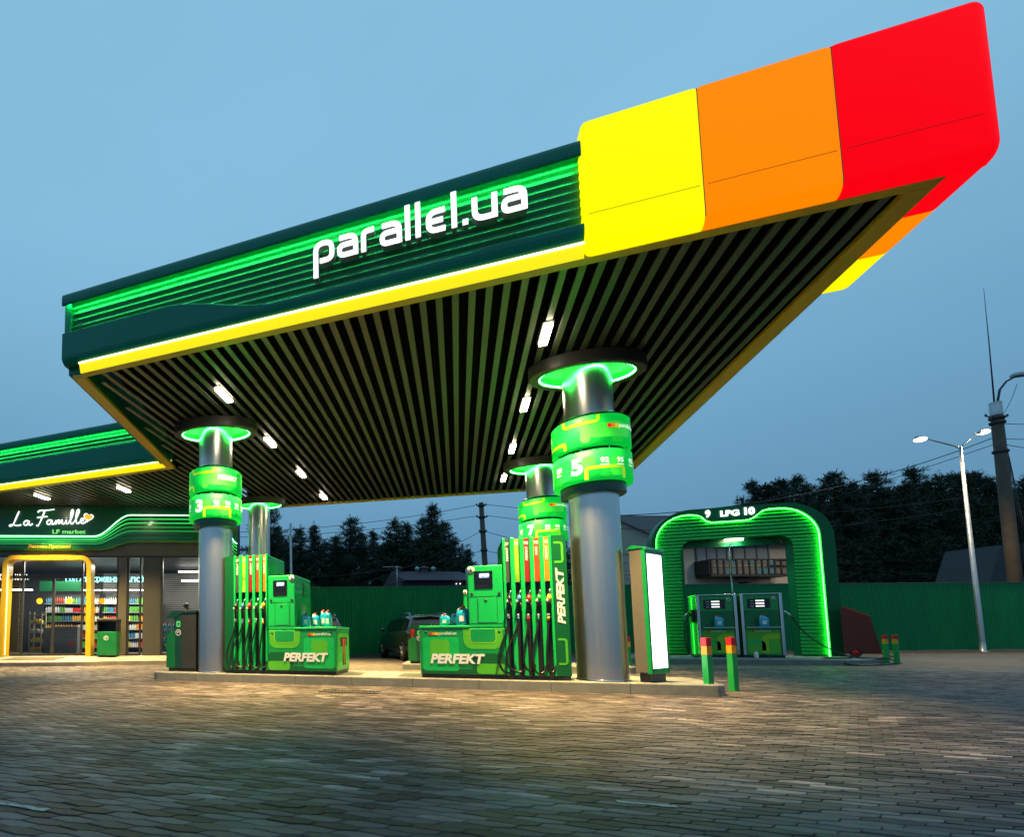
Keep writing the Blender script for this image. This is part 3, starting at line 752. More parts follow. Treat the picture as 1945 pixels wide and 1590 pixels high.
    for zz in (.20, .38, .62):
        mb = MB(); mb.tube([(-m*.012, .46, zz), (-m*.012, .62, zz)], .009, 6); mb.build('rail', ORED_P, cab)
    # --- head with display
    head = MB(); bx(head, .765, .015, .805, 1.283, Dp-.015, 1.80, .016); head = head.build('head', GREEN_B, t)
    ha, hb = X(.765, 1.283); c = (ha+hb)/2
    MB().box(ha+.10, .006, 1.43, hb-.15, .016, 1.71, .004).build('display_bezel', SCREEN, head)
    MB().box(ha+.17, .003, 1.60, hb-.20, .0058, 1.675).build('display', LCD, head)
    for k in range(4): MB().box(ha+.185+k*.036, .0012, 1.612+.02*(k % 2), ha+.211+k*.036, .0028, 1.660).build('digits', LCDW, head)
    for k in range(4): MB().box(ha+.13+k*.045, .004, 1.462, ha+.145+k*.045, .0058, 1.470).build('key', GREY_P, head)
    for zz, h_ in ((1.30, .006), (.87, .006)): MB().box(ha+.02, .0125, zz, hb-.02, .0145, zz+h_).build('door_gap', PANELSEAM, head)
    MB().box(ha+.13, .0125, .88, ha+.136, .0145, 1.29).build('door_gap', PANELSEAM, head); MB().box(hb-.10, .0125, .88, hb-.094, .0145, 1.29).build('door_gap', PANELSEAM, head)
    MB().box(ha+.145, .010, .89, hb-.11, .0142, 1.285, .002).build('service_door', GREEN_B, head)
    for px, pz in ((ha+.06, 1.35), (hb-.06, 1.35), (c, 1.24)):
        MB().lathe([(0, 0), (.020, 0), (.020, .006), (0, .006)], n=12).build('lock', BLACK, head, (px, .010, pz), (PI/2, 0, 0))
    nx = ha+.05 if m > 0 else hb-.055
    dsk = MB().lathe([(0, 0), (.055, 0), (.055, .006), (0, .006)], n=24).build('number_disc', DISCW, head, (nx, .012, 1.735), (PI/2, 0, 0))
    vs, fs = text_fit(num, nx-.018, nx+.018, 1.705, .058, bold=.03); mb = MB(); mb.add([(v[0], v[1]+.0035, v[2]) for v in vs], fs); mb.build('lettering', BLACK, head)
    # vent and reader on the inner side of the head (faces the cabinet end)
    xs_ = .765*m
    for k in range(5):
        for j in range(9):
            mb = MB(); mb.box(xs_-m*.004, .42+k*.065, .92+j*.040, xs_+m*.002, .465+k*.065, .945+j*.040); mb.build('vent_slot', VENT, head)
    MB().box(xs_-m*.005, .50, 1.42, xs_+m*.002, .62, 1.70).build('card_slot', GREY_P, head)
    # --- hose tower
    tw = MB(); bx(tw, 1.287, .10, .066, W-.02, Dp-.10, 2.20, .012); tw = tw.build('tower', GREEN, t)
    MB().box(m*1.30, .075, .066, m*1.95, .099, 1.50).build('hose_bay', BLACK, tw)
    s0 = X(1.290, 1.975)
    L0, L1 = s0
    wd = (L1-L0)/5.0
    rib_w = wd*.46
    for k in range(6):
        xc = L0+wd*k; ww = rib_w if 0 < k < 5 else rib_w*.62
        xc = xc+(.3*rib_w if k == 0 else (-.3*rib_w if k == 5 else 0))
        mb = MB(); mb.box(xc-ww/2, .0, .066, xc+ww/2, .0985, 2.215, .008); mb.build('rib', GREEN_B, tw)
    px = X(1.978, W)
    mb = MB(); ya = 0.0; yb = .10
    if m > 0: poly = [(px[0], 0.0), (px[1], .055), (px[1], .30), (px[0], .30)]
    else: poly = [(px[1], 0.0), (px[0], .055), (px[0], .30), (px[1], .30)]
    pan = mb.prism(poly, 'z', .067, 2.214).build('end_panel', DKPRINT, tw)  # dark green and angled back to carry the shade of this face
    for (u, za, zb_) in ((.5, .30, .55), (.45, 1.45, 1.75), (.55, 1.95, 2.15)):
        pass
    if m > 0:
        vs, fs = text_fit('PERFEKT', 0, .86, 0, .115, bold=.045, shear=.2)
        ang = math.atan2(.055, px[1]-px[0]); mb = MB()
        pts = []
        for v in vs:
            u, w_ = -v[2]+.155, v[0]+.85
            pts.append((px[0]+u*math.cos(ang), u*math.sin(ang)-.004, w_))
        mb.add(pts, fs); mb.build('lettering', WHITE_P, pan)
        for (za, zb_) in ((.25, .62), (1.80, 2.10)):
            mb = MB(); q = fillet([(.03, za), (.15, za), (.15, zb_), (.03, zb_)], .04); mb.ribbon(q, .035, 0)
            mb.v = [(px[0]+v[0]*math.cos(ang), v[0]*math.sin(ang)-.0025, v[2]) for v in mb.v]; mb.build('print', LEAF, pan)
    for k in range(5):
        xc = L0+wd*(k+.5); sw = wd*.56
        nm, sm = STRIP[k]
        st = MB().box(xc-sw/2, .030, 1.515, xc+sw/2, .0984, 2.20).build('grade_strip', sm, tw)
        vs, fs = text_fit(nm, xc-sw*.36, xc+sw*.36, 2.10, .05, bold=.03); mb = MB(); mb.add([(v[0], v[1]+.027, v[2]) for v in vs], fs); mb.build('lettering', WHITE_P, st)
        if k != 1:
            vs, fs = text_fit('PERFEKT' if k != 3 else 'EURO', 0, .22 if k != 3 else .13, 0, .032, bold=.03); mb = MB(); mb.add([(xc+.016-v[2], v[1]+.027, 1.83+v[0]+(.02 if k != 3 else .1)) for v in vs], fs); mb.build('lettering', WHITE_P, st)
        # nozzle in its boot
        gcol = NOZ[k][1]
        nz = MB(); nz.tube([(xc-.012, -.035, 1.19), (xc-.004, -.052, 1.245), (xc+.006, -.03, 1.30)], [.030, .036, .024], 8)
        nzo = nz.build('nozzle', gcol, tw); nzo['label'] = '%s fuel nozzle' % NOZ[k][0]
        mb = MB(); mb.tube([(xc+.006, -.03, 1.30), (xc+.022, -.012, 1.36), (xc+.030, .03, 1.41)], .012, 8); mb.build('spout', CHROME, nzo)
        mb = MB(); mb.tube([(xc-.012, -.035, 1.195), (xc-.018, -.020, 1.09), (xc-.016, -.010, 1.02)], [.026, .020, .022], 8); mb.build('handle', BLACK, nzo)
        mb = MB(); mb.tube([(xc+.020, -.045, 1.20), (xc+.024, -.06, 1.12), (xc-.004, -.035, 1.04)], .008, 6); mb.build('lever', BLACK, nzo)
        mb = MB(); mb.tube([(xc-.016, -.012, 1.02), (xc-.016, -.012, .965)], .019, 8); mb.build('label_sleeve', WHITE_P, nzo)
        mb = MB(); mb.tube([(xc-.016, -.012, .965), (xc-.018, -.012, .91)], .020, 8); mb.build('swivel', gcol, nzo)
        mb = MB(); mb.lathe([(0, 0), (.024, 0), (.024, .006), (0, .006)], n=12); mb.build('grip_disc', DISCW, nzo, (xc-.026, -.068, 1.21), (PI/2, 0, 0))
        # hose: hangs down, loops near the plinth and climbs back into the bay
        sw2 = (-1 if k < 2 else (-.55 if k < 4 else -.3))*(.16+.03*(k % 2))
        low = .10+.02*((k*7) % 3)
        pts = [(xc-.018, -.012, .91), (xc-.02+sw2*.25, -.03, .74), (xc-.02+sw2*.8, -.05, .50), (xc-.02+sw2, -.06, .30), (xc-.02+sw2*.72, -.05, low+.05), (xc+sw2*.2, -.03, low), (xc+.045, .0, low+.06), (xc+.055, .04, .36), (xc+.05, .07, .66), (xc+.045, .078, .95)]
        # smooth (Catmull-Rom)
        P = [Vector(q) for q in pts]; sp = []
        for i in range(len(P)-1):
            p0, p1, p2, p3 = P[max(i-1, 0)], P[i], P[i+1], P[min(i+2, len(P)-1)]
            for j in range(5):
                u = j/5; sp.append(.5*((2*p1)+(-p0+p2)*u+(2*p0-5*p1+4*p2-p3)*u*u+(-p0+3*p1-3*p2+p3)*u**3))
        sp.append(P[-1])
        mb = MB(); mb.tube(sp, .0165, 7); mb.build('hose', RUBBER, tw)
    return t
fuel_pump(-.595, 8.655, .16, 1, '5', 'green fuel pump numbered 5 with its hose tower at the right end')
fuel_pump(-1.985, 8.655, .16, -1, '3', 'green fuel pump numbered 3 with its hose tower beside the left column')
fuel_pump(-.62, 13.10, .15, 1, '7', 'green fuel pump numbered 7 mostly hidden behind the pump with number 5')

# ================================================================== WASHER FLUID CANISTERS
BLUE_F = mat('blue_washer_fluid', (0.01, 0.36, 0.58), .18, var=.12, vscale=5, coat=.3)
WHITE_L = mat('paper_label', (0.72, 0.74, 0.72), .5, var=.15, vscale=14)
CAPR = mat('red_cap', (0.62, 0.012, 0.014), .35, var=.1)
CAPW = mat('cream_handle', (0.70, 0.66, 0.52), .4, var=.1)
def canister_proto(name, label, loc, tall=0.30, w=.155, d=.115, rz=0.0, capm=None, group='blue washer fluid canisters'):
    t = thing(name, label, 'canister', loc, rz, group)
    prof = [(.0, .94), (.02, 1.0), (.66, 1.0), (.74, .9), (.82, .62), (.86, .30), (.90, .22)]
    rows = []
    for f, s in prof:
        rows.append([(p[0], p[1], tall*f) for p in rrect(-w/2*s, -d/2*s, w/2*s, d/2*s, min(.03, w*s*.3), 3)]); rows[-1].append(rows[-1][0])
    m = MB(); m.grid(rows); m.add([r for r in rows[0][:-1]], [tuple(range(len(rows[0])-2, -1, -1))]); m.build('body', BLUE_F, t)
    MB().box(-w*.22, -d/2-.002, tall*.22, w*.22, -d/2-.0005, tall*.52).build('paper_label', WHITE_L, t)
    MB().box(w/2+.0005, -d*.22, tall*.22, w/2+.002, d*.22, tall*.52).build('paper_label', WHITE_L, t)
    MB().lathe([(0, tall), (.022, tall), (.024, tall*.93), (.024, tall*.88), (0, tall*.88)], n=12).build('cap', capm or CAPR, t)
    mb = MB(); mb.tube([(-w*.30, 0, tall*.74), (-w*.33, 0, tall*.86), (-w*.18, 0, tall*.93), (-.02, 0, tall*.90)], .012, 6); mb.build('handle', CAPW, t)
    return t
TOPZ = .16+.848
can = [(-.20, 8.93, .20, 'small blue canister at the left of the group on the right pump'), (-.03, 9.02, .21, 'small blue canister second from left on the right pump'), (.06, 8.80, .30, 'tall blue canister in front beside the display head of the right pump'), (.10, 9.08, .34, 'tallest blue canister against the display head of the right pump')]
for i, (xx, yy, tl, lb) in enumerate(can): canister_proto('canister', lb, (xx, yy, TOPZ), tl, .155 if tl < .25 else .165, .12, .1*i-.15)
can = [(-2.62, 8.92, .27, 'blue canister with cream handle nearest the display head of the left pump'), (-2.47, 9.05, .26, 'blue canister second from the head on the left pump'), (-2.33, 9.12, .32, 'tall blue canister on the left pump, third from the head'), (-2.22, 9.02, .31, 'tall blue canister at the right end of the group on the left pump')]
for i, (xx, yy, tl, lb) in enumerate(can): canister_proto('canister', lb, (xx, yy, TOPZ), tl, .155 if tl < .28 else .12, .12, .2-.1*i)

# ================================================================== BINS
BINGREEN = mat('bin_green', (0.003, 0.135, 0.034), .38, var=.12, vscale=4, rvar=.06)
BINTEAL = mat('bin_dark_green', (0.004, 0.050, 0.036), .38, var=.12, vscale=4)
STICK = mat('sticker_green', (0.10, 0.62, 0.26), .4, var=.05)
def island_bin(loc, label, rz=0.0, s=1.0):
    """grey litter bin whose green mouth looks to the left; the profile is its side view"""
    t = thing('litter_bin', label, 'bin', loc, rz, 'green and grey bins with slanted mouths')
    W, Dp, H = .66*s, .52*s, 1.19*s
    MB().box(.04, .03, 0, W-.02, Dp-.03, .07).build('plinth', BLACK, t)
    MB().prism([(.20, .07), (W, .07), (W, H), (.20, H), (.16, H-.20), (.18, H-.40)], 'y', .0, Dp).build('body', GREY, t)
    MB().prism([(.0, .07), (.198, .07), (.198, .80*s), (.10, .80*s), (.0, .72*s)], 'y', -.004, Dp+.004).build('front_panel', BINGREEN, t)
    MB().prism([(.198, .071), (.34, .071), (.34, H-.02), (.198, H-.02), (.18, H-.36), (.198, .80*s)], 'y', -.003, -.0005).build('side_stripe', BINTEAL, t)
    MB().prism([(.0, H-.10), (.12, H+.005), (W+.01, H+.005), (W+.01, H-.025), (.34, H-.03), (.20, H-.13), (.02, H-.13)], 'y', -.012, Dp+.012).build('hood', BINTEAL, t)
    mb = MB(); mb.fan(rrect(.225, .88*s, .315, 1.0*s, .02), -.005); st = mb.build('sticker', STICK, t)
    mb = MB(); mb.fan([(.292, .905*s), (.248, .94*s), (.292, .975*s)], -.0065); mb.build('arrow', BLACK, st)
    mb = MB(); mb.ribbon(arc(.27, .77*s, .055, 0, 360, 20)[:-1], .012, -.005, True); mb.build('round_sign', WHITE_P, t)
    mb = MB(); mb.ribbon(arc(.275, .765*s, .022, 0, 200, 8), .016, -.005); mb.build('sign_symbol', WHITE_P, t)
    return t
island_bin((-5.50, 8.80, .16), 'tall dark grey and green bin on the left end of the front island')
island_bin((-1.18, 13.05, .15), 'green and grey bin on the rear island in front of the dark car', 0, .82)

# ================================================================== LIGHT BOX
LBF = mat('lightbox_taupe', (0.13, 0.12, 0.095), .42, var=.1, vscale=3, rvar=.05)
LBW = mat('lightbox_face', (0.9, 0.9, 0.9), .3, emit=(1.0, 0.99, 0.95), es=3.2)
t = thing('light_box', 'slim upright light box glowing white beside the column with number 5', 'light box', (2.74, 8.84, .16), math.radians(-39.4))
w, dd, H = .21, .55, 1.97
MB().box(-w+.03, -dd/2+.05, 0, -.04, dd/2-.05, .14).build('plinth', GREY, t)
MB().box(-w, -dd/2, .13, -.02, dd/2, H-.03, .012).build('body', LBF, t)
MB().box(-.055, -dd/2-.003, .12, .0, -dd/2+.045, H-.02, .008).build('frame', GREEN, t); MB().box(-.055, dd/2-.045, .12, .0, dd/2+.003, H-.02, .008).build('frame', GREEN, t)
MB().box(-.055, -dd/2+.046, .12, .0, dd/2-.046, .20, .006).build('frame', GREEN, t); MB().box(-.055, -dd/2+.046, H-.11, .0, dd/2-.046, H-.02, .006).build('frame', GREEN, t)
MB().prism([(-w-.02, H-.005), (-w+.05, H+.03), (-.03, H-.005), (.012, H-.045), (.012, H-.075), (-.03, H-.03), (-w-.02, H-.03)], 'y', -dd/2-.012, dd/2+.012).build('cap', GREEN, t)
MB().box(-.035, -dd/2+.047, .201, -.008, dd/2-.047, H-.111).build('lit_face', LBW, t)

# ================================================================== BOLLARDS
BRD = mat('bollard_red', (0.52, 0.008, 0.012), .4, var=.1); BOR = mat('bollard_amber', (0.75, 0.30, 0.008), .4, var=.08); BGR = mat('bollard_green', (0.006, 0.30, 0.055), .4, var=.08, rvar=.06)
def bollard(x, y, rz, label, h=.80):
    t = thing('bollard', label, 'bollard', (x, y, 0), rz, 'square green bollards with amber and red tops')
    a = .042
    MB().box(-a, -a, 0, a, a, h*.70, .004).build('post', BGR, t)
    MB().box(-a, -a, h*.7005, a, a, h*.853, .004).build('amber_band', BOR, t)
    MB().box(-a, -a, h*.8535, a, a, h, .006).build('red_cap', BRD, t)
bollard(3.23, 8.70, .5, 'bollard in front of the right end of the front island, left one of the pair')
bollard(3.80, 9.43, .5, 'bollard in front of the right end of the front island, right one of the pair')
bollard(3.65, 13.78, .4, 'bollard partly hidden between the near column and the light box')
bollard(11.02, 18.93, .3, 'left one of two bollards beyond the red trolley')
bollard(11.30, 19.06, .3, 'right one of two bollards beyond the red trolley')

# ================================================================== LPG ARCH
ARCHG = mat('arch_green', (0.002, 0.12, 0.040), .38, var=.06, vscale=2, spec=.25, rvar=.05)
ARCHR = mat('arch_rib_green', (0.010, 0.42, 0.07), .30, var=.06, vscale=2, coat=.2)
LEDA = mat('arch_led', (0.1, 0.8, 0.2), .5, emit=(0.035, 1.0, 0.045), es=24.0)
AX0, AX1, AY, AD, AZ0, AZ1 = 6.30, 11.02, 20.50, .50, .15, 5.02
arch = thing('gas_arch', 'big rounded green arch with glowing ribs and the white number and gas letters', 'arch', ((AX0+AX1)/2, AY, .15))
cxa = (AX0+AX1)/2
def A2(p): return [(q[0]-cxa, q[1]-.15) for q in p]
outer = A2([(AX0, AZ0)]+[(AX0, AZ1-1.15)]+arc(AX0+1.15, AZ1-1.15, 1.15, 180, 90, 12)+arc(AX1-1.15, AZ1-1.15, 1.15, 90, 0, 12)+[(AX1, AZ0)])
inner = A2([(7.16, AZ0), (7.16, 3.60)]+arc(7.46, 3.68, .30, 180, 90, 6)+arc(9.75, 3.68, .30, 90, 0, 6)+[(10.05, 3.60), (10.05, AZ0)])
def loft_ring(o, i, y0, name, m_, par, y1=None):
    """closed strip between an outer and an inner path resampled to the same count"""
    n = 90
    def res(p):
        d = [0]
        for a, b in zip(p, p[1:]): d.append(d[-1]+math.dist(a, b))
        out = []; k = 0
        for q in range(n+1):
            s = d[-1]*q/n
            while k < len(d)-2 and d[k+1] < s: k += 1
            u = (s-d[k])/max(1e-9, d[k+1]-d[k]); out.append((p[k][0]+(p[k+1][0]-p[k][0])*u, p[k][1]+(p[k+1][1]-p[k][1])*u))
        return out
    a, b = res(o), res(i)
    m = MB(); m.grid([[(p[0], y0, p[1]) for p in a], [(p[0], y1 if y1 is not None else y0, p[1]) for p in b]], smooth=y1 is not None)
    return m.build(name, m_, par)
# shell: front bezel, outside skin, inside reveal, back
led_path_w = [(6.43, .17), (6.43, 3.90)]+arc(7.42, 3.92, .99, 180, 80, 10)+[(7.78, 4.86)]
bez_in = A2([(6.42, AZ0), (6.42, 3.85)]+arc(7.36, 3.93, .94, 180, 75, 8)+[(7.72, 4.80), (7.86, 4.62), (8.0, 4.56)]+[(8.6, 4.56), (8.98, 4.57), (9.15, 4.66), (9.32, 4.83), (9.5, 4.88)]+arc(9.75, 3.93, .95, 90, 0, 9)+[(10.70, 3.85), (10.70, AZ0)])
# bezel as polygon strip: explicit triangulation between outer and bez_in
loft_ring(outer, bez_in, 0, 'front_bezel', ARCHG, arch)
loft_ring(outer, outer, 0, 'outer_skin', ARCHG, arch, AD)
loft_ring(inner, inner, .10, 'reveal', ARCHG, arch, AD)
loft_ring(outer, inner, AD, 'back_plate', ARCHG, arch)
loft_ring(bez_in, bez_in, 0, 'bezel_return', ARCHG, arch, .13)
# ribbed recessed face: horizontal ribs clipped between the bezel and the opening
def span_at(poly, z):
    xs_ = []
    for a, b in zip(poly, poly[1:]):
        if (a[1]-z)*(b[1]-z) < 0: xs_.append(a[0]+(b[0]-a[0])*(z-a[1])/(b[1]-a[1]))
    return sorted(xs_)
rib = MB(); z = .02; pitch = .112; sub = 8
while z < 4.72:
    seg = []
    for q in range(sub+1):
        zz = z+pitch*q/sub; yy = .125-.045*math.sin(PI*q/sub)**.8
        so = span_at(bez_in, zz); si = span_at(inner, zz)
        seg.append((zz, yy, so, si))
    for s0, s1 in zip(seg, seg[1:]):
        def spans(s):
            o_, i_ = s[2], s[3]
            if len(i_) == 2: return [(o_[0], i_[0]), (i_[1], o_[-1])] if len(o_) >= 2 else []
            if len(o_) >= 4: return [(o_[0], o_[1]), (o_[2], o_[3])]
            return [(o_[0], o_[-1])] if len(o_) == 2 else []
        A_, B_ = spans(s0), spans(s1)
        if len(A_) == len(B_):
            for (a0_, a1_), (b0_, b1_) in zip(A_, B_):
                rib.add([(a0_, s0[1], s0[0]), (a1_, s0[1], s0[0]), (b1_, s1[1], s1[0]), (b0_, s1[1], s1[0])], [(0, 1, 2, 3)], True)
    z += pitch
rib.build('ribbed_face', ARCHR, arch)
MB().prism([(inner[0][0]-.04, 0)] + [(p[0], p[1]) for p in inner[1:1]] + [(inner[0][0]+.0, 0), (inner[0][0]+.0, 3.5), (inner[0][0]-.04, 3.5)], 'y', .05, .13).build('opening_lip', ARCHG, arch)
# LED line following the bezel
pts = [(p[0]*1.0, .055, p[1]) for p in dense(bez_in, .12)]
pts = [(p[0]+(.015 if p[0] < -1.9 else (-.015 if p[0] > 1.7 else 0)), p[1], p[2]-(.02 if p[2] > 3.9 else 0)) for p in pts]
MB().tube(pts, .013, 5, smooth=True).build('led_line', LEDA, arch)
ARCHIN = mat('inner_frame_green', (0.003, 0.12, 0.03), .35, var=.06, vscale=2)
MB().box(inner[0][0]+.002, AD-.06, 0, inner[0][0]+.16, AD-.001, 3.6).build('inner_frame', ARCHIN, arch)
MB().box(inner[0][0]+.162, AD-.06, 3.62, -inner[0][0]-.25, AD-.001, 3.84).build('inner_frame', ARCHG, arch)
for s, xa, xb in (('9', -.83, -.70), ('LPG', -.43, .06), ('10', .20, .46)):
    vs, fs = text_fit(s, xa, xb, 4.555, .25 if s != 'LPG' else .20, bold=.04, ext=.02); m = MB(); m.add([(v[0], v[1]-.022, v[2]) for v in vs], fs); m.build('lettering', LET, arch)
aw = MB().box(-.22, .22, 3.79, .22, .36, 3.815).build('lamp', LAMPW, arch)
ld = bpy.data.lights.new('arch_lamp', 'AREA'); ld.shape = 'RECTANGLE'; ld.size = .4; ld.size_y = .15; ld.energy = 25; ld.color = (1, .9, .66); ld.spread = math.radians(120)
lo = bpy.data.objects.new('arch_lamp_light', ld); COL.objects.link(lo); lo.parent = arch; lo.location = (0, .29, 3.77)

# ================================================================== LPG DISPENSERS
DISPW = mat('lpg_readout', (0.8, 0.8, 0.8), .3, emit=(1, 1, .95), es=1.1)
def lpg(x, y, num, label, hx):
    t = thing('gas_dispenser', label, 'gas dispenser', (x, y, .15), 0, 'gas dispensers under the green arch')
    w = .98
    MB().box(-w/2+.02, .02, 0, w/2-.02, .58, .07).build('plinth', BLACK, t)
    bd = MB().box(-w/2+.075, .03, .071, w/2-.075, .57, 1.86, .01).build('body', GREEN, t)
    for s in (-1, 1): MB().box(s*(w/2-.073), .0, .071, s*w/2, .085, 1.868, .012).build('corner_post', CHROME, t); MB().box(s*(w/2-.072), .086, .071, s*(w/2-.004), .59, 1.866, .01).build('side_panel', GREEN, t)
    MB().box(-w/2, .0, 1.8685, w/2, .60, 1.895, .006).build('top_cap', CHROME, t)
    MB().box(-.31, .018, 1.46, .22, .0295, 1.74, .004).build('readout_panel', SCREEN, bd)
    for k in range(3): MB().box(-.12, .0135, 1.50+k*.08, .08, .0175, 1.54+k*.08).build('readout', DISPW, bd)
    for k in range(3): MB().box(-.25, .0135, 1.512+k*.08, -.17, .0175, 1.524+k*.08).build('caption', WHITE_P, bd)
    MB().lathe([(0, 0), (.05, 0), (.05, .008), (0, .008)], n=20).build('number_disc', DISCW, bd, (.30, .028, 1.74), (PI/2, 0, 0))
    vs, fs = text_fit(num, .275 if len(num) == 1 else .265, .325 if len(num) == 1 else .335, 1.71, .06, bold=.03); m = MB(); m.add([(v[0], v[1]+.018, v[2]) for v in vs], fs); m.build('lettering', BLACK, bd)
    MB().box(-.40, .012, .90, .40, .0295, 1.40, .004).build('niche', BINGREEN, bd)
    MB().box(-.40, -.10, .875, .40, .029, .898, .004).build('shelf', CHROME, bd)
    m = MB(); m.fan(rrect(-.38, .12, .38, .82, .06), .027); m.build('print', LEAF, bd)
    m = MB(); m.ribbon(fillet([(-.38, .46), (.0, .46), (.0, .20)], .10), .10, .0255); m.build('print', GREEN_B, bd)
    m = MB(); m.ribbon(fillet([(.04, .14), (.04, .62), (.38, .62)], .14), .16, .0255); m.build('print', LIME, bd)  # lime print enlarged to stand in for a yellow-green reflection
    for k, mm in enumerate((RED_P, ORANGE_P, YELLOW_P)): m = MB(); m.fan(rrect(-.26+k*.045, .755, -.215+k*.045, .80, .001), .0255); m.build('print', mm, bd)
    vs, fs = text_fit('parallel.ua', -.11, .18, .745, .065, bold=.012); m = MB(); m.add([(v[0], v[1]+.0255, v[2]) for v in vs], fs); m.build('lettering', WHITE_P, bd)
    # side holster, hose
    s = hx
    MB().box(s*(w/2+.002), .15, 1.05, s*(w/2+.08), .40, 1.45, .02).build('holster', BLACK, t)
    mb = MB(); mb.tube([(s*(w/2+.05), .28, 1.30), (s*(w/2+.16), .24, 1.36), (s*(w/2+.26), .20, 1.22)], .022, 7); mb.build('nozzle', CHROME, t)
    if s < 0: path = [(s*(w/2+.05), .26, 1.30), (s*(w/2+.30), .05, 1.10), (s*(w/2+.38), -.1, .55), (s*(w/2+.32), -.3, .08), (s*(w/2-.1), -.95, -.10), (s*(w/2-.9), -1.02, -.11), (s*(w/2-1.4), -.55, .02), (s*(w/2-1.5), .0, .09)]
    else: path = [(s*(w/2+.26), .20, 1.22), (s*(w/2+.50), .10, .72), (s*(w/2+.85), -.1, .30), (s*(w/2+1.35), -.25, .035), (s*(w/2+2.1), -.2, .02)]
    P = [Vector(q) for q in path]; sp = []
    for i in range(len(P)-1):
        p0, p1, p2, p3 = P[max(i-1, 0)], P[i], P[i+1], P[min(i+2, len(P)-1)]
        for j in range(6):
            u = j/6; sp.append(.5*((2*p1)+(-p0+p2)*u+(2*p0-5*p1+4*p2-p3)*u*u+(-p0+3*p1-3*p2+p3)*u**3))
    sp.append(P[-1]); MB().tube(sp, .018, 7).build('hose', RUBBER, t)
    return t
lpg(7.36, 18.95, '9', 'left gas dispenser under the arch with chrome corner posts', -1)
lpg(8.42, 18.95, '10', 'right gas dispenser under the arch with chrome corner posts', 1)
canister_proto('canister', 'blue canister on the shelf of the left gas dispenser', (7.36, 18.895, 1.05), .36, .22, .11, 0)
canister_proto('canister', 'blue canister on the shelf of the right gas dispenser', (8.42, 18.895, 1.05), .36, .22, .11, 0)
mb = MB(); mb.tube([(0, 0, 1.90), (0, 0, 3.2), (.02, 0, 3.42), (.08, -.02, 3.48)], .018, 7)
tag(mb.build('hose_mast', CHROME, None, (7.89, 19.25, .15)), 'thin steel mast standing between the two gas dispensers', 'pole')
P0 = [(10.2, 18.75, .17), (9.8, 18.5, .165), (9.4, 18.35, .165), (9.6, 17.66, .035), (10.3, 17.95, .03), (11.0, 18.75, .03), (11.55, 19.35, .03), (11.35, 19.75, .17)]
P = [Vector(q) for q in P0]; sp = []
for i in range(len(P)-1):
    p0, p1, p2, p3 = P[max(i-1, 0)], P[i], P[i+1], P[min(i+2, len(P)-1)]
    for j in range(6):
        u = j/6; sp.append(.5*((2*p1)+(-p0+p2)*u+(2*p0-5*p1+4*p2-p3)*u*u+(-p0+3*p1-3*p2+p3)*u**3))
tag(MB().tube(sp, .02, 7).build('trolley_hose', RUBBER), 'black hose lying along the kerb in front of the red trolley', 'hose')
# red covered trolley
REDC = mat('dark_red_cover', (0.115, 0.008, 0.008), .5, var=.25, vscale=4, bump=.2, bscale=9)
t = thing('extinguisher_trolley', 'dark red covered wheeled trolley beyond the arch', 'trolley', (11.12, 20.05, .15), -.5)
MB().prism([(-.32, .10), (.36, .10), (.40, .16), (.24, 1.17), (-.26, 1.47), (-.32, 1.46)], 'y', -.22, .22).build('cover', REDC, t)
MB().prism([(-.26, 1.472), (.24, 1.172), (.26, 1.19), (-.25, 1.50)], 'y', -.225, .225).build('lid', RED_P, t)
for yy in (-.26, .225):
    w_ = MB().lathe([(.10, 0), (.13, 0), (.135, .012), (.135, .028), (.13, .04), (.10, .04), (.10, 0)], n=20).build('wheel', RUBBER, t, (-.10, yy+.04, .135), (PI/2, 0, 0)); MB().lathe([(0, .01), (.098, .01), (.098, .03), (0, .03)], n=16).build('hub', RED_P, w_)
mb = MB(); mb.tube([(.36, 0, .14), (.50, 0, .06), (.62, 0, .02)], .02, 6); mb.build('foot', REDC, t)
# paper cup standing on the island
t = thing('white_bottle', 'small white bottle standing on the island before the gas dispensers', 'bottle', (8.02, 18.50, .15))
MB().lathe([(0, 0), (.045, 0), (.05, .02), (.05, .13), (.03, .17), (.02, .185), (0, .185)], n=14).build('body', WHITE_L, t); MB().lathe([(0, .21), (.02, .21), (.022, .186), (0, .186)], n=12).build('cap', CAPR, t)

# drain grate in the paving before the island
t = thing('drain_grate', 'dark drain grate in the paving before the front island', 'drain', (-1.55, 7.55, .004), .02)
MB().box(-.44, -.16, 0, .44, .16, .004).build('pit', BLACK, t)
for yy in (-.16, .135): MB().box(-.44, yy, .0045, .44, yy+.025, .016).build('frame_bar', mat('cast_iron', (.05, .045, .04), .7, .3, var=.3, vscale=20), t)
for k in range(17): MB().box(-.435+k*.053, -.134, .0045, -.412+k*.053, .134, .014).build('bar', MATS['cast_iron'], t)
# ================================================================== SHOP
SA = math.radians(22.7)
shop = thing('shop_building', 'small shop with dark green sign fascia, yellow door portal and lit windows', 'shop', (-8.73, 14.32, 0), SA)
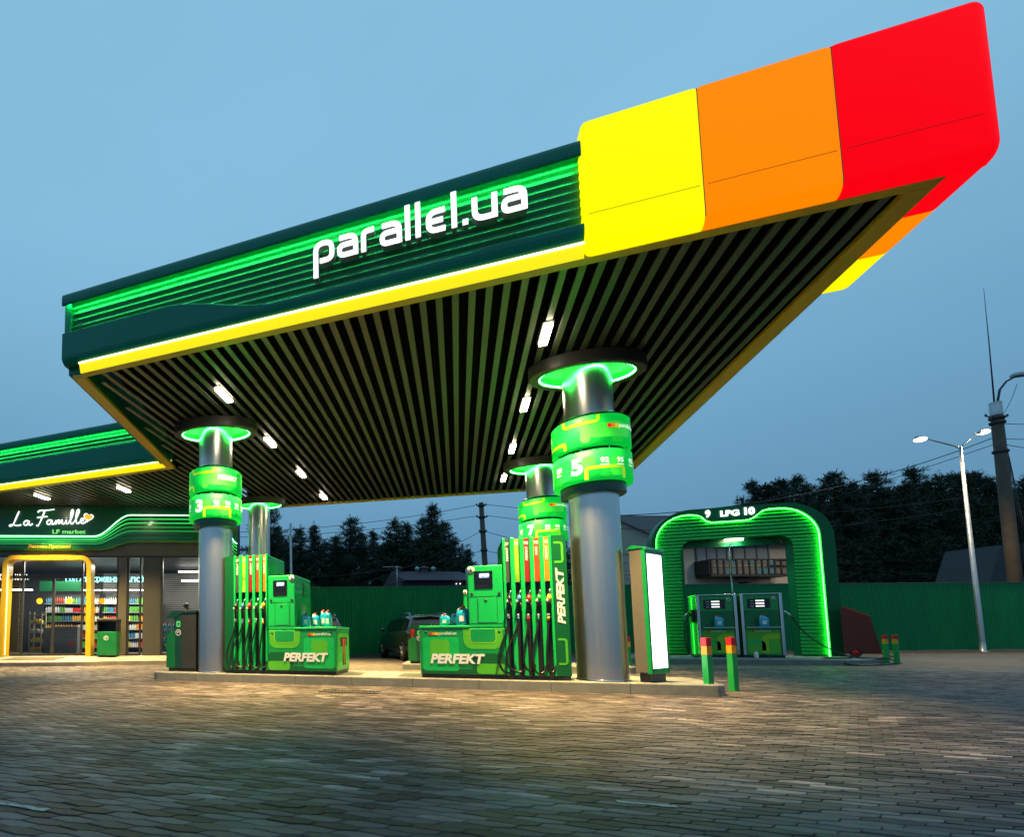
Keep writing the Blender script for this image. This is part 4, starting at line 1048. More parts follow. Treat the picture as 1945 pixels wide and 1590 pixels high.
# local axes: x along the front (0 near the dark pillar), y into the shop, z up; floor level .25
FZ = .25
SIGN = mat('sign_board_green', (0.002, 0.085, 0.040), .32, var=.06, vscale=1.2, rvar=.05)
WAVEG = mat('sign_wave_green', (0.003, 0.17, 0.040), .28, var=.05, coat=.3)
MULL = mat('window_frame_dark', (0.020, 0.021, 0.020), .4, var=.1)
PILL = mat('pillar_taupe', (0.050, 0.048, 0.040), .45, var=.12, vscale=2)
WLED = mat('sign_led', (0.7, 0.9, 0.7), .4, emit=(0.30, 1.0, 0.46), es=5.0)
INW = mat('interior_wall', (0.022, 0.022, 0.022), .6, var=.1)
INF = mat('interior_floor', (0.16, 0.15, 0.14), .35, var=.15)
# thin window glass: mirror-like at grazing angles, otherwise clear
def glass_mat():
    m = bpy.data.materials.new('window_glass'); m.use_nodes = True; t = m.node_tree; t.nodes.clear(); N = t.nodes.new
    o = N('ShaderNodeOutputMaterial'); mx = N('ShaderNodeMixShader'); tr = N('ShaderNodeBsdfTransparent'); gl = N('ShaderNodeBsdfGlossy'); fr = N('ShaderNodeFresnel')
    fr.inputs[0].default_value = 1.5; gl.inputs['Roughness'].default_value = .02; tr.inputs[0].default_value = (.86, .90, .88, 1)
    t.links.new(fr.outputs[0], mx.inputs[0]); t.links.new(tr.outputs[0], mx.inputs[1]); t.links.new(gl.outputs[0], mx.inputs[2]); t.links.new(mx.outputs[0], o.inputs[0])
    return m
GLASS = glass_mat()
def sb(x0, y0, z0, x1, y1, z1, name, m_, b=0.0, par=None): return MB().box(x0, y0, z0, x1, y1, z1, b).build(name, m_, par or shop)
# sign board (top), curved foot
def wz(x, lo, hi): return lo+(hi-lo)*sstep((x+2.55)/1.15)
XL, XR = -9.5, 2.10
def cend(x): return 0.0 if x < 1.5 else -1.05*sstep((x-1.5)/.6)
n = 120
def xx_(i): return XL+(XR-XL)*i/n
m = MB(); m.grid([[(xx_(i), -.06, 5.125), (xx_(i), -.06, wz(xx_(i), 4.13, 4.84)+cend(xx_(i))*.9)] for i in range(n+1)], smooth=False); m.build('sign_board', SIGN, shop)
# glowing stepped waves under the sign board
steps = 6
for k in range(steps):
    f0, f1 = k/steps, (k+1)/steps
    rows = []
    for i in range(n+1):
        x = xx_(i); top_ = wz(x, 4.13, 4.84); bot_ = wz(x-.15*f1, 3.74, 4.02); c_ = cend(x)
        za = top_+(bot_-top_)*f0+c_*(.9-.15*f0); zb_ = top_+(bot_-top_)*f1+c_*(.9-.15*f1)
        rows.append([(x, -.060-.016*k, za), (x, -.085-.016*k, za-.012), (x, -.088-.016*k, zb_+.01), (x, -.076-.016*k, zb_)])
    m = MB(); m.grid(rows, smooth=False); m.build('sign_wave', WAVEG, shop)
WL2 = [WLED, mat('sign_led_dim', (0.1, 0.6, 0.2), .4, emit=(0.05, 1.0, 0.20), es=1.6), mat('sign_led_faint', (0.1, 0.6, 0.2), .4, emit=(0.02, .8, 0.14), es=.8)]
for k in range(5):
    f0 = k/steps
    pts = []
    for i in range(n+1):
        x = xx_(i); top_ = wz(x, 4.13, 4.84); bot_ = wz(x-.15*f0, 3.74, 4.02)
        pts.append((x, -.085-.016*k, top_+(bot_-top_)*f0+.004+cend(x)*(.9-.15*f0)))
    MB().tube(pts, .018 if k == 0 else .008, 5).build('sign_led', WL2[0 if k < 1 else (1 if k < 3 else 2)], shop)
rows = []
for i in range(n+1):
    x = xx_(i); b_ = wz(x-.15, 3.74, 4.02)+cend(x)*.75
    rows.append([(x, -.17, b_+.005), (x, -.175, b_-.03), (x, -.15, b_-.08), (x, -.0, b_-.085)])
m = MB(); m.grid(rows, smooth=True); m.build('sign_foot', WAVEG, shop)
# taupe cladding panels under the sign
xp = [-9.4, -7.5, -5.9, -4.55, -3.05, -1.60, -.35, .9, 2.02]
for a, b in zip(xp, xp[1:]): sb(a+.006, -.03, 3.505, b-.006, .02, 4.10, 'cladding_panel', BEIGE, .004)
sb(-9.4, -.02, 3.44, 2.05, .10, 3.50, 'lintel', MULL)
# structure
sb(-9.45, 4.6, FZ, 2.1, 4.75, 5.1, 'back_wall', INW); sb(2.0, .10, .0, 2.1, 4.59, 5.1, 'side_wall', GREY); sb(-9.45, .10, .0, -9.35, 4.59, 5.1, 'side_wall', GREY)
sb(-9.4, .02, .0, 2.0, 4.59, FZ-.002, 'shop_floor', INF); sb(-9.4, .12, 3.52, 2.0, 4.59, 3.58, 'shop_ceiling', INW)
sb(-9.45, .03, 4.11, 2.1, 4.75, 5.95, 'upper_wall', GREY)
# pillars and frames
sb(-.97, -.02, .10, -.39, .12, 3.44, 'pillar', PILL, .01); sb(-1.76, -.03, FZ, -1.50, .10, 3.44, 'pillar', BEIGE, .008)
sb(1.72, -.02, .10, 2.08, .10, 3.44, 'pillar', PILL, .01)
sb(-8.2, -.02, .10, -7.6, .12, 3.44, 'pillar', PILL, .01)
for xx in (-5.30, -4.84, -2.94, -1.80, -1.46, -1.06, -.36, 1.66): sb(xx-.03, .0, FZ, xx+.03, .09, 3.439, 'mullion', MULL, .004)
sb(-3.90, .0, FZ, -3.82, .09, 2.76, 'mullion', MULL, .004)
sb(-5.26, .005, 2.762, -2.975, .085, 2.86, 'transom', MULL, .004); sb(-5.26, .005, FZ+.001, -2.975, .085, FZ+.075, 'threshold', MULL)
sb(-2.90, .005, FZ+.001, -1.84, .085, FZ+.06, 'sill', MULL); sb(-.33, .005, FZ+.001, 1.62, .085, FZ+.06, 'sill', MULL); sb(-1.42, .005, FZ+.001, -1.10, .085, FZ+.06, 'sill', MULL)
sb(-7.57, .005, FZ+.001, -5.34, .085, FZ+.06, 'sill', MULL)
for (a, b, z0, z1) in ((-5.25, -4.88, FZ+.08, 2.755), (-4.80, -3.91, FZ+.08, 2.755), (-3.81, -2.98, FZ+.08, 2.755), (-5.25, -2.98, 2.865, 3.435), (-2.90, -1.84, FZ+.065, 3.435), (-1.42, -1.10, FZ+.065, 3.435), (-.32, 1.62, FZ+.065, 3.435), (-7.57, -5.34, FZ+.065, 3.435)):
    m = MB(); m.add([(a, .045, z0), (b, .045, z0), (b, .045, z1), (a, .045, z1)], [(0, 1, 2, 3)]); m.build('window_pane', GLASS, shop)
DOT = mat('amber_sticker', (0.80, 0.42, 0.01), .5, emit=(1, .5, .02), es=.25)
for xx in (-5.42, -4.30, -3.36, -2.31):
    m = MB(); m.fan(arc(xx, 2.02, .10, 0, 360, 24)[:-1], .038); m.build('glass_sticker', DOT, shop)
# yellow door portal
po = [(-5.36, .20), (-5.30, 3.12)]+arc(-4.98, 3.13, .32, 180, 90, 6)+arc(-2.86, 3.13, .32, 90, 0, 6)+[(-2.54, 3.12), (-2.50, .20)]
pi_ = [(-5.20, .20), (-5.155, 3.10)]+arc(-4.98, 3.13, .18, 180, 90, 6)+arc(-2.86, 3.13, .18, 90, 0, 6)+[(-2.68, 3.10), (-2.655, .20)]
m = MB(); y0, y1 = -.42, -.01
for (A_, B_, ya, yb) in ((po, pi_, y0, y0), (po, po, y0, y1), (pi_, pi_, y0, y1), (po, pi_, y1, y1)):
    m.grid([[(p[0], ya, p[1]) for p in A_], [(p[0], yb, p[1]) for p in B_]], smooth=False)
portal = m.build('door_portal', YFRAME, shop)
MB().box(-5.148, -.40, .3, -5.135, -.385, 3.05).build('portal_light', mat('portal_led', (.8, .8, .4), .4, emit=(1, .95, .45), es=3.0), portal)
# lettering: brush script from swept strokes
def crom(pts, k=6):
    P = [Vector((p[0], p[1])) for p in pts]; o = []
    for i in range(len(P)-1):
        p0, p1, p2, p3 = P[max(i-1, 0)], P[i], P[i+1], P[min(i+2, len(P)-1)]
        for j in range(k):
            u = j/k; o.append(tuple(.5*((2*p1)+(-p0+p2)*u+(2*p0-5*p1+4*p2-p3)*u*u+(-p0+3*p1-3*p2+p3)*u**3)))
    o.append(tuple(P[-1])); return o
SCR = [ # strokes in units of the word box (0..10 wide, 0..2.2 high)
 [(1.05, 2.0), (.80, 1.3), (.45, .30), (.15, .02), (.02, .12), (.30, .22), (.85, .06), (1.30, .16)],
 [(2.15, .62), (1.80, .66), (1.58, .30), (1.82, .06), (2.10, .30), (2.22, .62), (2.16, .20), (2.36, .08), (2.62, .26)],
 [(3.95, 2.0), (3.75, 1.35), (3.45, .45), (3.20, -.05), (3.05, .02)], [(3.15, 1.75), (3.35, 1.98), (4.3, 2.02), (5.0, 2.10)], [(3.10, 1.05), (3.7, 1.12), (4.25, 1.16)],
 [(4.72, .62), (4.40, .66), (4.18, .30), (4.42, .06), (4.68, .30), (4.80, .62), (4.76, .20), (4.92, .08), (5.10, .30), (5.25, .60)],
 [(5.25, .62), (5.22, .08), (5.40, .50), (5.56, .62), (5.58, .10), (5.74, .48), (5.92, .62), (5.94, .16), (6.10, .08), (6.30, .30)],
 [(6.42, .62), (6.36, .22), (6.48, .06), (6.70, .28), (6.98, .90), (7.18, 1.70), (7.10, 1.98), (6.94, 1.70), (6.86, .80), (6.90, .20), (7.06, .06), (7.30, .36), (7.62, 1.05), (7.82, 1.75), (7.74, 2.0), (7.58, 1.75), (7.50, .80), (7.54, .20), (7.72, .06), (7.95, .28), (8.35, .52), (8.30, .74), (8.08, .66), (8.02, .30), (8.22, .06), (8.55, .22), (8.85, .55)],
 [(6.40, .86), (6.42, .90)],
]
SW = mat('sign_white', (0.85, 0.85, 0.85), .4, emit=(1, 1, 1), es=1.3)
sx0, sz0, ku = -5.28, 4.45, .284
for st in SCR:
    path = crom([(sx0+p[0]*ku, sz0+p[1]*ku*.86+p[0]*.011) for p in st])
    MB().tube([(p[0], -.105, p[1]) for p in path], [.021+.004*math.sin(i*.35) for i in range(len(path))], 7).build('script_stroke', SW, shop)
hp = [(16*math.sin(t_)**3/16, (13*math.cos(t_)-5*math.cos(2*t_)-2*math.cos(3*t_)-math.cos(4*t_))/16) for t_ in [2*PI*i/28 for i in range(28)]]
HEART = mat('amber_heart', (0.85, 0.42, 0.02), .4, emit=(1.0, .45, .03), es=1.0)
def heart(sc, y, mm, nm):
    ca, sa_ = math.cos(-.2), math.sin(-.2); poly = [(-2.76+sc*(p[0]*ca-p[1]*sa_), 4.76+sc*(p[0]*sa_+p[1]*ca)) for p in hp]
    m = MB(); m.add([(-2.76, y, 4.76)]+[(p[0], y, p[1]) for p in poly], [(0, i+1, (i+1) % 28+1) for i in range(28)]); m.build(nm, mm, shop)
heart(.165, -.100, SW, 'heart_outline'); heart(.135, -.104, HEART, 'heart')
vs, fs = text_fit('LF market', -3.90, -2.84, 4.215, .135, bold=.012, ext=.01); m = MB(); m.add([(v[0], v[1]-.10, v[2]) for v in vs], fs); m.build('lettering', mat('sign_light_green', (.2, .7, .2), .4, emit=(.22, .85, .22), es=.8), shop)
vs, fs = text_fit('Ласкаво Просимо!', -4.62, -3.28, 3.70, .135, bold=.014, ext=.004); m = MB(); m.add([(v[0], v[1]-.185, v[2]) for v in vs], fs); m.build('lettering', mat('sign_amber', (.8, .4, .02), .4, emit=(1, .45, .02), es=.8), shop)
# interior: fluted wall, neon words, ceiling light bars
FLUTE = mat('fluted_panel', (0.13, 0.125, 0.12), .45, var=.1)
z = FZ+.3
fl = MB()
while z < 3.40:
    fl.box(-3.4, 3.95, z, 1.9, 4.0, z+.055); z += .085
tag(fl.build('fluted_panel', FLUTE, shop), kind='stuff')
NEON = mat('cyan_neon', (.1, .7, .7), .4, emit=(.25, .95, 1.0), es=2.2)
vs, fs = text_fit('ОХОЛОДЖЕНІ НАПОЇ', -4.55, -1.55, 2.93, .26, bold=.012, ext=.01); m = MB(); m.add([(v[0], v[1]+2.95, v[2]) for v in vs], fs); m.build('neon_words', NEON, shop)
NEONW = mat('white_neon', (.7, .7, .7), .4, emit=(.8, .9, .95), es=1.0)
vs, fs = text_fit('ВИПІЧКА ТА КАВА', -7.3, -5.62, 2.95, .22, bold=.012); m = MB(); m.add([(v[0], v[1]+2.2, v[2]) for v in vs], fs); m.build('neon_words', NEONW, shop)
TUBE = mat('ceiling_tube', (.9, .9, .9), .4, emit=(1.0, .95, .85), es=13.0)
for (a, b, y, zz) in ((-5.0, -3.2, 2.9, 2.62), (-3.1, -1.2, 2.9, 2.62), (-.2, 1.4, 3.5, 3.05), (-.2, 1.5, 2.6, 3.30), (-7.2, -5.6, 2.5, 2.6)):
    sb(a, y, zz, b, y+.06, zz+.035, 'light_bar', TUBE)
for (xx, yy, pw) in ((-4.0, 1.9, 190), (-2.2, 2.1, 140), (.7, 2.0, 160), (-6.6, 2.0, 60)):
    ld = bpy.data.lights.new('shop_ceiling_lamp', 'AREA'); ld.shape = 'RECTANGLE'; ld.size = 1.4; ld.size_y = .5; ld.energy = pw; ld.color = (1, .93, .80)
    lo = bpy.data.objects.new('shop_lamp', ld); COL.objects.link(lo); lo.parent = shop; lo.location = (xx, yy, 3.49)
GCUR = mat('green_bulkhead', (0.002, 0.06, 0.02), .4, var=.05, emit=(0.01, .6, .12), es=.08)
sb(-5.25, 2.3, 2.55, -3.75, 2.4, 2.92, 'bulkhead', GCUR)

def shop_pt(x, y, z): 
    return (-8.73+x*math.cos(SA)-y*math.sin(SA), 14.32+x*math.sin(SA)+y*math.cos(SA), z)
# shelf of drinks
SHELFM = mat('shelf_white', (.28, .28, .27), .4, var=.08); PKG = []
for i, c in enumerate([(.55, .02, .02), (.75, .25, .02), (.70, .55, .05), (.10, .35, .05), (.55, .55, .50), (.30, .05, .02), (.65, .35, .05), (.05, .20, .30), (.60, .60, .60)]): PKG.append(mat('pack_%s' % ['red', 'orange', 'yellow', 'green', 'cream', 'maroon', 'amber', 'blue', 'white'][i], c, .35, var=.2, vscale=20))
def shelf(x0, x1, y, label, rows, seed):
    rr = random.Random(seed)
    t = thing('drinks_shelf', label, 'shelf', shop_pt((x0+x1)/2, y, FZ), SA); w = (x1-x0)/2
    MB().box(-w, .36, 0, w, .40, 2.25).build('back_panel', INW, t)
    for s in (-1, 1): MB().box(s*w, .0, 0, s*(w-.03), .359, 2.25).build('side_panel', MULL, t)
    packs = {}
    for k in range(rows):
        z0 = .22+k*(2.0/rows)
        MB().box(-w+.031, .01, z0-.03, w-.031, .358, z0).build('board', SHELFM, t)
        x = -w+.05; c = rr.choice(PKG); run = 0
        while x < w-.08:
            if run <= 0: c = rr.choice(PKG); run = rr.randint(2, 6); hgt = rr.uniform(.20, .27); bot = rr.random() < .7; r_ = rr.uniform(.030, .045)
            mb = packs.setdefault(c.name, MB())
            if bot: mb.lathe([(r_, z0+.001), (r_, z0+hgt*.62), (r_*.45, z0+hgt*.82), (r_*.40, z0+hgt), (0, z0+hgt)], x+r_, .10, 7)
            else: mb.box(x, .05, z0+.001, x+2*r_, .16, z0+hgt*.8, .004)
            x += 2*r_+.012; run -= 1
    for nm, mb in packs.items(): tag(mb.build('drinks', MATS[nm], t), kind='stuff')
shelf(-5.4, -3.25, 3.05, 'wall shelf full of drinks behind the shop door', 6, 1)
shelf(-3.2, -1.1, 3.10, 'wall shelf full of drinks behind the window right of the door', 6, 2)
# bread rack and counter
t = thing('snack_rack', 'narrow pale rack of snacks just inside the shop door', 'rack', shop_pt(-4.88, 1.15, FZ), SA)
for s in (-1, 1):
    for yy in (0, .36): MB().box(s*.20-.018, yy, 0, s*.20+.018, yy+.03, 1.48).build('post', mat('pale_wood', (.42, .34, .24), .5, var=.15), t)
rr = random.Random(5)
for k in range(5):
    MB().box(-.182, .0, .10+k*.32, .182, .39, .12+k*.32).build('shelf_board', SHELFM, t)
    if k < 4:
        mb = MB()
        for q in range(6): mb.box(-.17+q*.057, .06, .121+k*.32, -.125+q*.057, .28, .22+k*.32+rr.random()*.06, .01)
        tag(mb.build('snacks', PKG[[6, 2, 4, 2][k]], t), kind='stuff')
PATT = bpy.data.materials.new('patterned_counter'); PATT.use_nodes = True
_t = PATT.node_tree; _v = _t.nodes.new('ShaderNodeTexVoronoi'); _v.inputs['Scale'].default_value = 14; _v.inputs['Randomness'].default_value = 0
_r = _t.nodes.new('ShaderNodeValToRGB'); _r.color_ramp.elements[0].color = (.45, .46, .45, 1); _r.color_ramp.elements[1].color = (.10, .105, .105, 1); _r.color_ramp.elements[1].position = .35
_c = _t.nodes.new('ShaderNodeTexCoord'); _t.links.new(_c.outputs['Object'], _v.inputs['Vector']); _t.links.new(_v.outputs['Distance'], _r.inputs[0]); _t.links.new(_r.outputs[0], _t.nodes['Principled BSDF'].inputs['Base Color'])
t = thing('shop_counter', 'patterned grey serving counter with wooden top inside the shop', 'counter', shop_pt(-3.88, 1.2, FZ), SA)
MB().box(-.42, 0, 0, .42, .5, .93, .01).build('front', PATT, t); MB().box(-.44, -.03, .931, .44, .53, .985, .008).build('worktop', mat('oak_top', (.45, .33, .18), .45, var=.15, stretch=(1, 6, 1)), t)
MB().box(-.78, .1, 0, -.43, .5, .93, .01).build('side_front', PATT, t)
m = MB(); m.fan(arc(.22, .36, .10, 0, 360, 6)[:-1], -.004); m.build('star_print', ORED_P, t)
# water packs behind the right window
for k, (xx, zz, nm) in enumerate(((-.30, .95, 'upper left'), (-.14, .95, 'upper middle'), (.02, .95, 'upper right'), (-.26, .42, 'lower left'), (-.06, .42, 'lower right'))):
    canister_proto('water_bottle', 'blue water bottle inside the right shop window, %s of the stack' % nm, shop_pt(xx, .30, FZ+zz-.24+.0), .33 if k < 3 else .42, .12 if k < 3 else .17, .11, SA, CAPW, 'water bottles in the shop window')
t = thing('water_stand', 'wire stand holding water bottles inside the right shop window', 'stand', shop_pt(-.12, .20, FZ), SA)
for zz in (.16, .695): MB().box(-.32, 0, zz, .28, .24, zz+.015).build('tray', SHELFM, t)
for a in (-.32, .265):
    for b in (0, .225): MB().box(a, b, 0, a+.015, b+.015, 1.1).build('post', SHELFM, t)
# pavement in front of the shop: kerb face with a ramp up to the door
pav = MB()
xa, xb = -9.5, 2.3; yf = -1.72
prof = [(yf, 0), (yf, .125), (yf+.02, .14), (yf+.30, .145), (-.45, .235), (.02, .245), (.02, 0)]
rows = [[shop_pt(xx, p[0] if not (xx > -2.4 and p[0] < -1.2) else p[0]+.45*sstep((xx+2.4)/.8), p[1]) for p in prof] for xx in [xa+(xb-xa)*i/40 for i in range(41)]]
pav.grid(rows, smooth=False); pav.add([r for r in rows[-1]], [tuple(range(len(prof)))])
tag(pav.build('pavement', CONCRETE_D), kind='structure')
t = MB(); t.add([shop_pt(-4.95, -1.22, .178), shop_pt(-3.3, -1.22, .178), shop_pt(-3.15, -.52, .236), shop_pt(-4.75, -.52, .236)]+[shop_pt(-4.95, -1.22, .168), shop_pt(-3.3, -1.22, .168), shop_pt(-3.15, -.52, .226), shop_pt(-4.75, -.52, .226)], [(0, 1, 2, 3), (0, 4, 5, 1), (1, 5, 6, 2), (2, 6, 7, 3), (3, 7, 4, 0)])
tag(t.build('door_mat', mat('brown_mat', (.055, .045, .028), .9, var=.2, vscale=30, bump=.4, bscale=90)), 'brown mat on the ramp before the shop door', 'mat')
# bin beside the door
t = thing('litter_bin', 'square green bin with black hood beside the shop door', 'bin', shop_pt(-1.93, -.42, .235), SA)
MB().box(-.27, -.2, 0, .27, .2, .04).build('plinth', BLACK, t); MB().box(-.30, -.24, .041, .30, .24, .78, .015).build('body', BINGREEN, t)
for s in (-1, 1): MB().box(s*.30, -.24, .781, s*.275, .24, 1.10).build('side_post', BLACK, t)
MB().box(-.275, .2, .781, .275, .238, 1.10).build('back', BLACK, t); MB().box(-.32, -.27, 1.101, .32, .27, 1.20, .03).build('hood', GREY, t)
m = MB(); m.ribbon(arc(-.02, .58, .065, 0, 360, 20)[:-1], .016, -.245, True); m.build('round_sign', WHITE_P, t); m = MB(); m.ribbon(arc(-.015, .575, .028, 30, 230, 8), .02, -.245); m.build('sign_symbol', WHITE_P, t)

# ---- person inside the shop: one skinned body, shirt and hair as children
def person(loc, rz):
    t = thing('person', 'person in red shirt with short dark hair standing behind the right shop window', 'person', loc, rz)
    def skin(name, pts, edges, rad, m_, root=0, lv=2):
        me = bpy.data.meshes.new(name); me.from_pydata(pts, edges, []); o = obj(name, me, m_, None)
        bpy.context.view_layer.objects.active = o
        sk = o.modifiers.new('Skin', 'SKIN')
        if not me.skin_vertices: 
            for q in bpy.context.selected_objects: q.select_set(False)
            o.select_set(True); bpy.ops.mesh.customdata_skin_add()
        for i, r in enumerate(rad):
            me.skin_vertices[0].data[i].radius = (r, r) if not isinstance(r, tuple) else r; me.skin_vertices[0].data[i].use_root = (i == root)
        sd = o.modifiers.new('Subdivision', 'SUBSURF'); sd.levels = lv; sd.render_levels = lv
        bpy.context.view_layer.update()
        nm = bpy.data.meshes.new_from_object(o.evaluated_get(bpy.context.evaluated_depsgraph_get()))
        for p_ in nm.polygons: p_.use_smooth = True
        bpy.data.objects.remove(o); o2 = obj(name, nm, m_, t); return o2
    skinm = mat('skin', (.42, .24, .16), .5, var=.08); shirt = mat('red_shirt', (.60, .012, .02), .75, var=.12, vscale=9, bump=.2, bscale=30); hair = mat('dark_hair', (.010, .008, .007), .5, var=.2, bump=.3, bscale=60)
    pts = [(0, 0, .95), (0, 0, 1.10), (0, .01, 1.28), (0, 0, 1.43), (0, 0, 1.50), (0, -.01, 1.58), (0, -.015, 1.66), (0, 0, 1.72),
           (.18, 0, 1.40), (.24, -.02, 1.14), (.22, -.14, .92), (.21, -.20, .84), (-.18, 0, 1.40), (-.24, -.02, 1.14), (-.22, -.14, .92), (-.21, -.20, .84),
           (.09, 0, .88), (.10, -.01, .48), (.10, .01, .09), (.10, -.12, .04), (-.09, 0, .88), (-.10, -.01, .48), (-.10, .01, .09), (-.10, -.12, .04)]
    ed = [(0, 1), (1, 2), (2, 3), (3, 4), (4, 5), (5, 6), (6, 7), (3, 8), (8, 9), (9, 10), (10, 11), (3, 12), (12, 13), (13, 14), (14, 15), (0, 16), (16, 17), (17, 18), (18, 19), (0, 20), (20, 21), (21, 22), (22, 23)]
    rad = [(.15, .11), (.14, .10), (.17, .115), (.13, .09), .055, (.070, .085), (.078, .098), (.055, .07), .062, .048, .036, .040, .062, .048, .036, .040, .085, .058, .045, .042, .085, .058, .045, .042]
    skin('body', pts, ed, rad, skinm)
    sh = [(0, 0, .93), (0, 0, 1.10), (0, .01, 1.28), (0, 0, 1.43), (.185, 0, 1.405), (.245, -.02, 1.20), (-.185, 0, 1.405), (-.245, -.02, 1.20)]
    skin('shirt', sh, [(0, 1), (1, 2), (2, 3), (3, 4), (4, 5), (3, 6), (6, 7)], [(.175, .135), (.165, .125), (.19, .14), (.12, .105), .082, .070, .082, .070], shirt)
    skin('trousers', [(0, 0, .97), (.095, 0, .86), (.10, -.01, .48), (.10, .01, .12), (-.095, 0, .86), (-.10, -.01, .48), (-.10, .01, .12)], [(0, 1), (1, 2), (2, 3), (0, 4), (4, 5), (5, 6)], [(.17, .13), .105, .078, .068, .105, .078, .068], mat('dark_trousers', (.02, .022, .03), .8, var=.1))
    m = MB()
    for i in range(1):
        m.ball((0, .022, 1.685), .090, .108, .105, 16, 10)
    m.build('hair', hair, t)
    for s in (-1, 1):
        MB().ball((s*.082, .0, 1.615), .014, .022, .034, 8, 6).build('ear', skinm, t); MB().ball((s*.032, -.098, 1.632), .013, .010, .009, 8, 6).build('eye', mat('eye_white', (.7, .7, .68), .3), t)
        h = [(s*.21, -.20, .84), (s*.208, -.225, .79)]
        mb = MB(); mb.ball((s*.21, -.215, .79), .022, .030, .045, 8, 6)
        for q in range(4): mb.tube([(s*.205, -.24+q*.017, .76), (s*.20, -.242+q*.017, .72), (s*.19, -.236+q*.017, .69+.006*abs(q-1))], [.009, .008, .006], 6)
        mb.tube([(s*.19, -.245, .80), (s*.175, -.26, .77), (s*.17, -.258, .745)], [.010, .009, .007], 6); mb.build('hand', skinm, t)
    mb = MB(); mb.tube([(0, -.10, 1.635), (0, -.122, 1.60), (0, -.105, 1.59)], [.010, .016, .010], 8); mb.build('nose', skinm, t)
    MB().ball((0, -.094, 1.562), .026, .010, .008, 8, 6).build('mouth', mat('lips', (.35, .12, .09), .5), t)
    return t
person(shop_pt(.30, 1.25, FZ), SA+math.radians(120))
# ================================================================== FENCE
FENCE = mat('fence_green_sheet', (0.003, 0.185, 0.062), .5, var=.18, vscale=1.2, rvar=.08, stretch=(1, 1, .4), spec=.2)
RAILM = mat('fence_cap', (.10, .12, .105), .5, var=.1)
fence = thing('sheet_fence', 'long green corrugated sheet fence along the back of the station', 'fence', (0, 0, 0))
FA, FB = Vector((-9.0, 18.55)), Vector((30.0, 35.6))
ft = (FB-FA).normalized(); fn = Vector((ft.y, -ft.x)); flen = (FB-FA).length
SW_ = 1.15; ns = int(flen/SW_)
# one sheet: trapezoid ribs
prof = []
u = 0
while u < SW_-1e-6:
    prof += [(u, 0), (u+.045, 0), (u+.06, .022), (u+.10, .022)]; u += .115
prof.append((SW_, 0))
for k in range(ns):
    p = FA+ft*SW_*k; h = 2.82+.34*k/ns
    m = MB(); m.grid([[(q[0], -q[1], .06) for q in prof], [(q[0], -q[1], h) for q in prof]], smooth=False)
    o = m.build('fence_sheet', FENCE, fence, (p.x, p.y, 0), (0, 0, math.atan2(ft.y, ft.x)+(.004 if k % 2 else -.004)))
    MB().box(.0, -.035, h, SW_-.004, .02, h+.025).build('top_cap', RAILM, o)
g = MB(); pts = []
for i in range(60):
    p = FA+ft*(flen*i/59)+fn*.02; w = .5+.25*random.random()
    pts.append([(p.x, p.y, .07+.05*random.random()), (p.x+fn.x*w*.5, p.y+fn.y*w*.5, .05+.05*random.random()), (p.x+fn.x*w, p.y+fn.y*w, .003)])
g.grid(pts); tag(g.build('verge', mat('dirt_verge', (.045, .042, .036), .95, var=.4, vscale=6, bump=.6, bscale=20)), kind='structure')

# ================================================================== STREET LAMP
GALV = mat('galvanised_steel', (.42, .44, .45), .42, .7, var=.12, vscale=6, rvar=.08)
SODIUM = mat('lit_lamp_glass', (.9, .7, .4), .4, emit=(1.0, .74, .40), es=6.0)
t = thing('street_lamp', 'tall double-armed street lamp, both lamps lit, before the fence', 'street lamp', (21.35, 31.35, 0))
MB().lathe([(.17, 0), (.17, .03), (.10, .04), (.095, .5), (.045, 9.15), (0, 9.15)], n=14).build('post', GALV, t)
for (dx, dy, dz) in ((-1.72, -.63, .55), (1.00, .38, .88)):
    L = Vector((dx, dy, dz)); e_ = L*.80
    a = MB(); a.tube([(0, 0, 9.10), (e_.x*.15, e_.y*.15, 9.10+e_.z*.22), (e_.x, e_.y, 9.10+e_.z)], [.035, .032, .028], 8); arm = a.build('arm', GALV, t)
    d = Vector((dx, dy, dz*.5)).normalized(); s = Vector((0, 0, 9.10))+e_; q = s+d*.48
    m = MB(); m.tube([s-d*.03, s+d*.06, s+d*.30, q], [.035, .07, .095, .05], 10); m.build('lamp_head', GALV, arm)
    c = s+d*.28+Vector((0, 0, -.07)); m = MB(); m.ball(tuple(c), .20, .20, .10, 12, 8); m.build('lamp_glass', SODIUM, arm)
    ld = bpy.data.lights.new('street_lamp_bulb', 'SPOT'); ld.spot_size = math.radians(150); ld.spot_blend = .6; ld.energy = 1500; ld.color = (1, .72, .40); ld.shadow_soft_size = .12
    lo = bpy.data.objects.new('street_lamp_light', ld); COL.objects.link(lo); lo.parent = t; lo.location = c+Vector((0, 0, -.16))

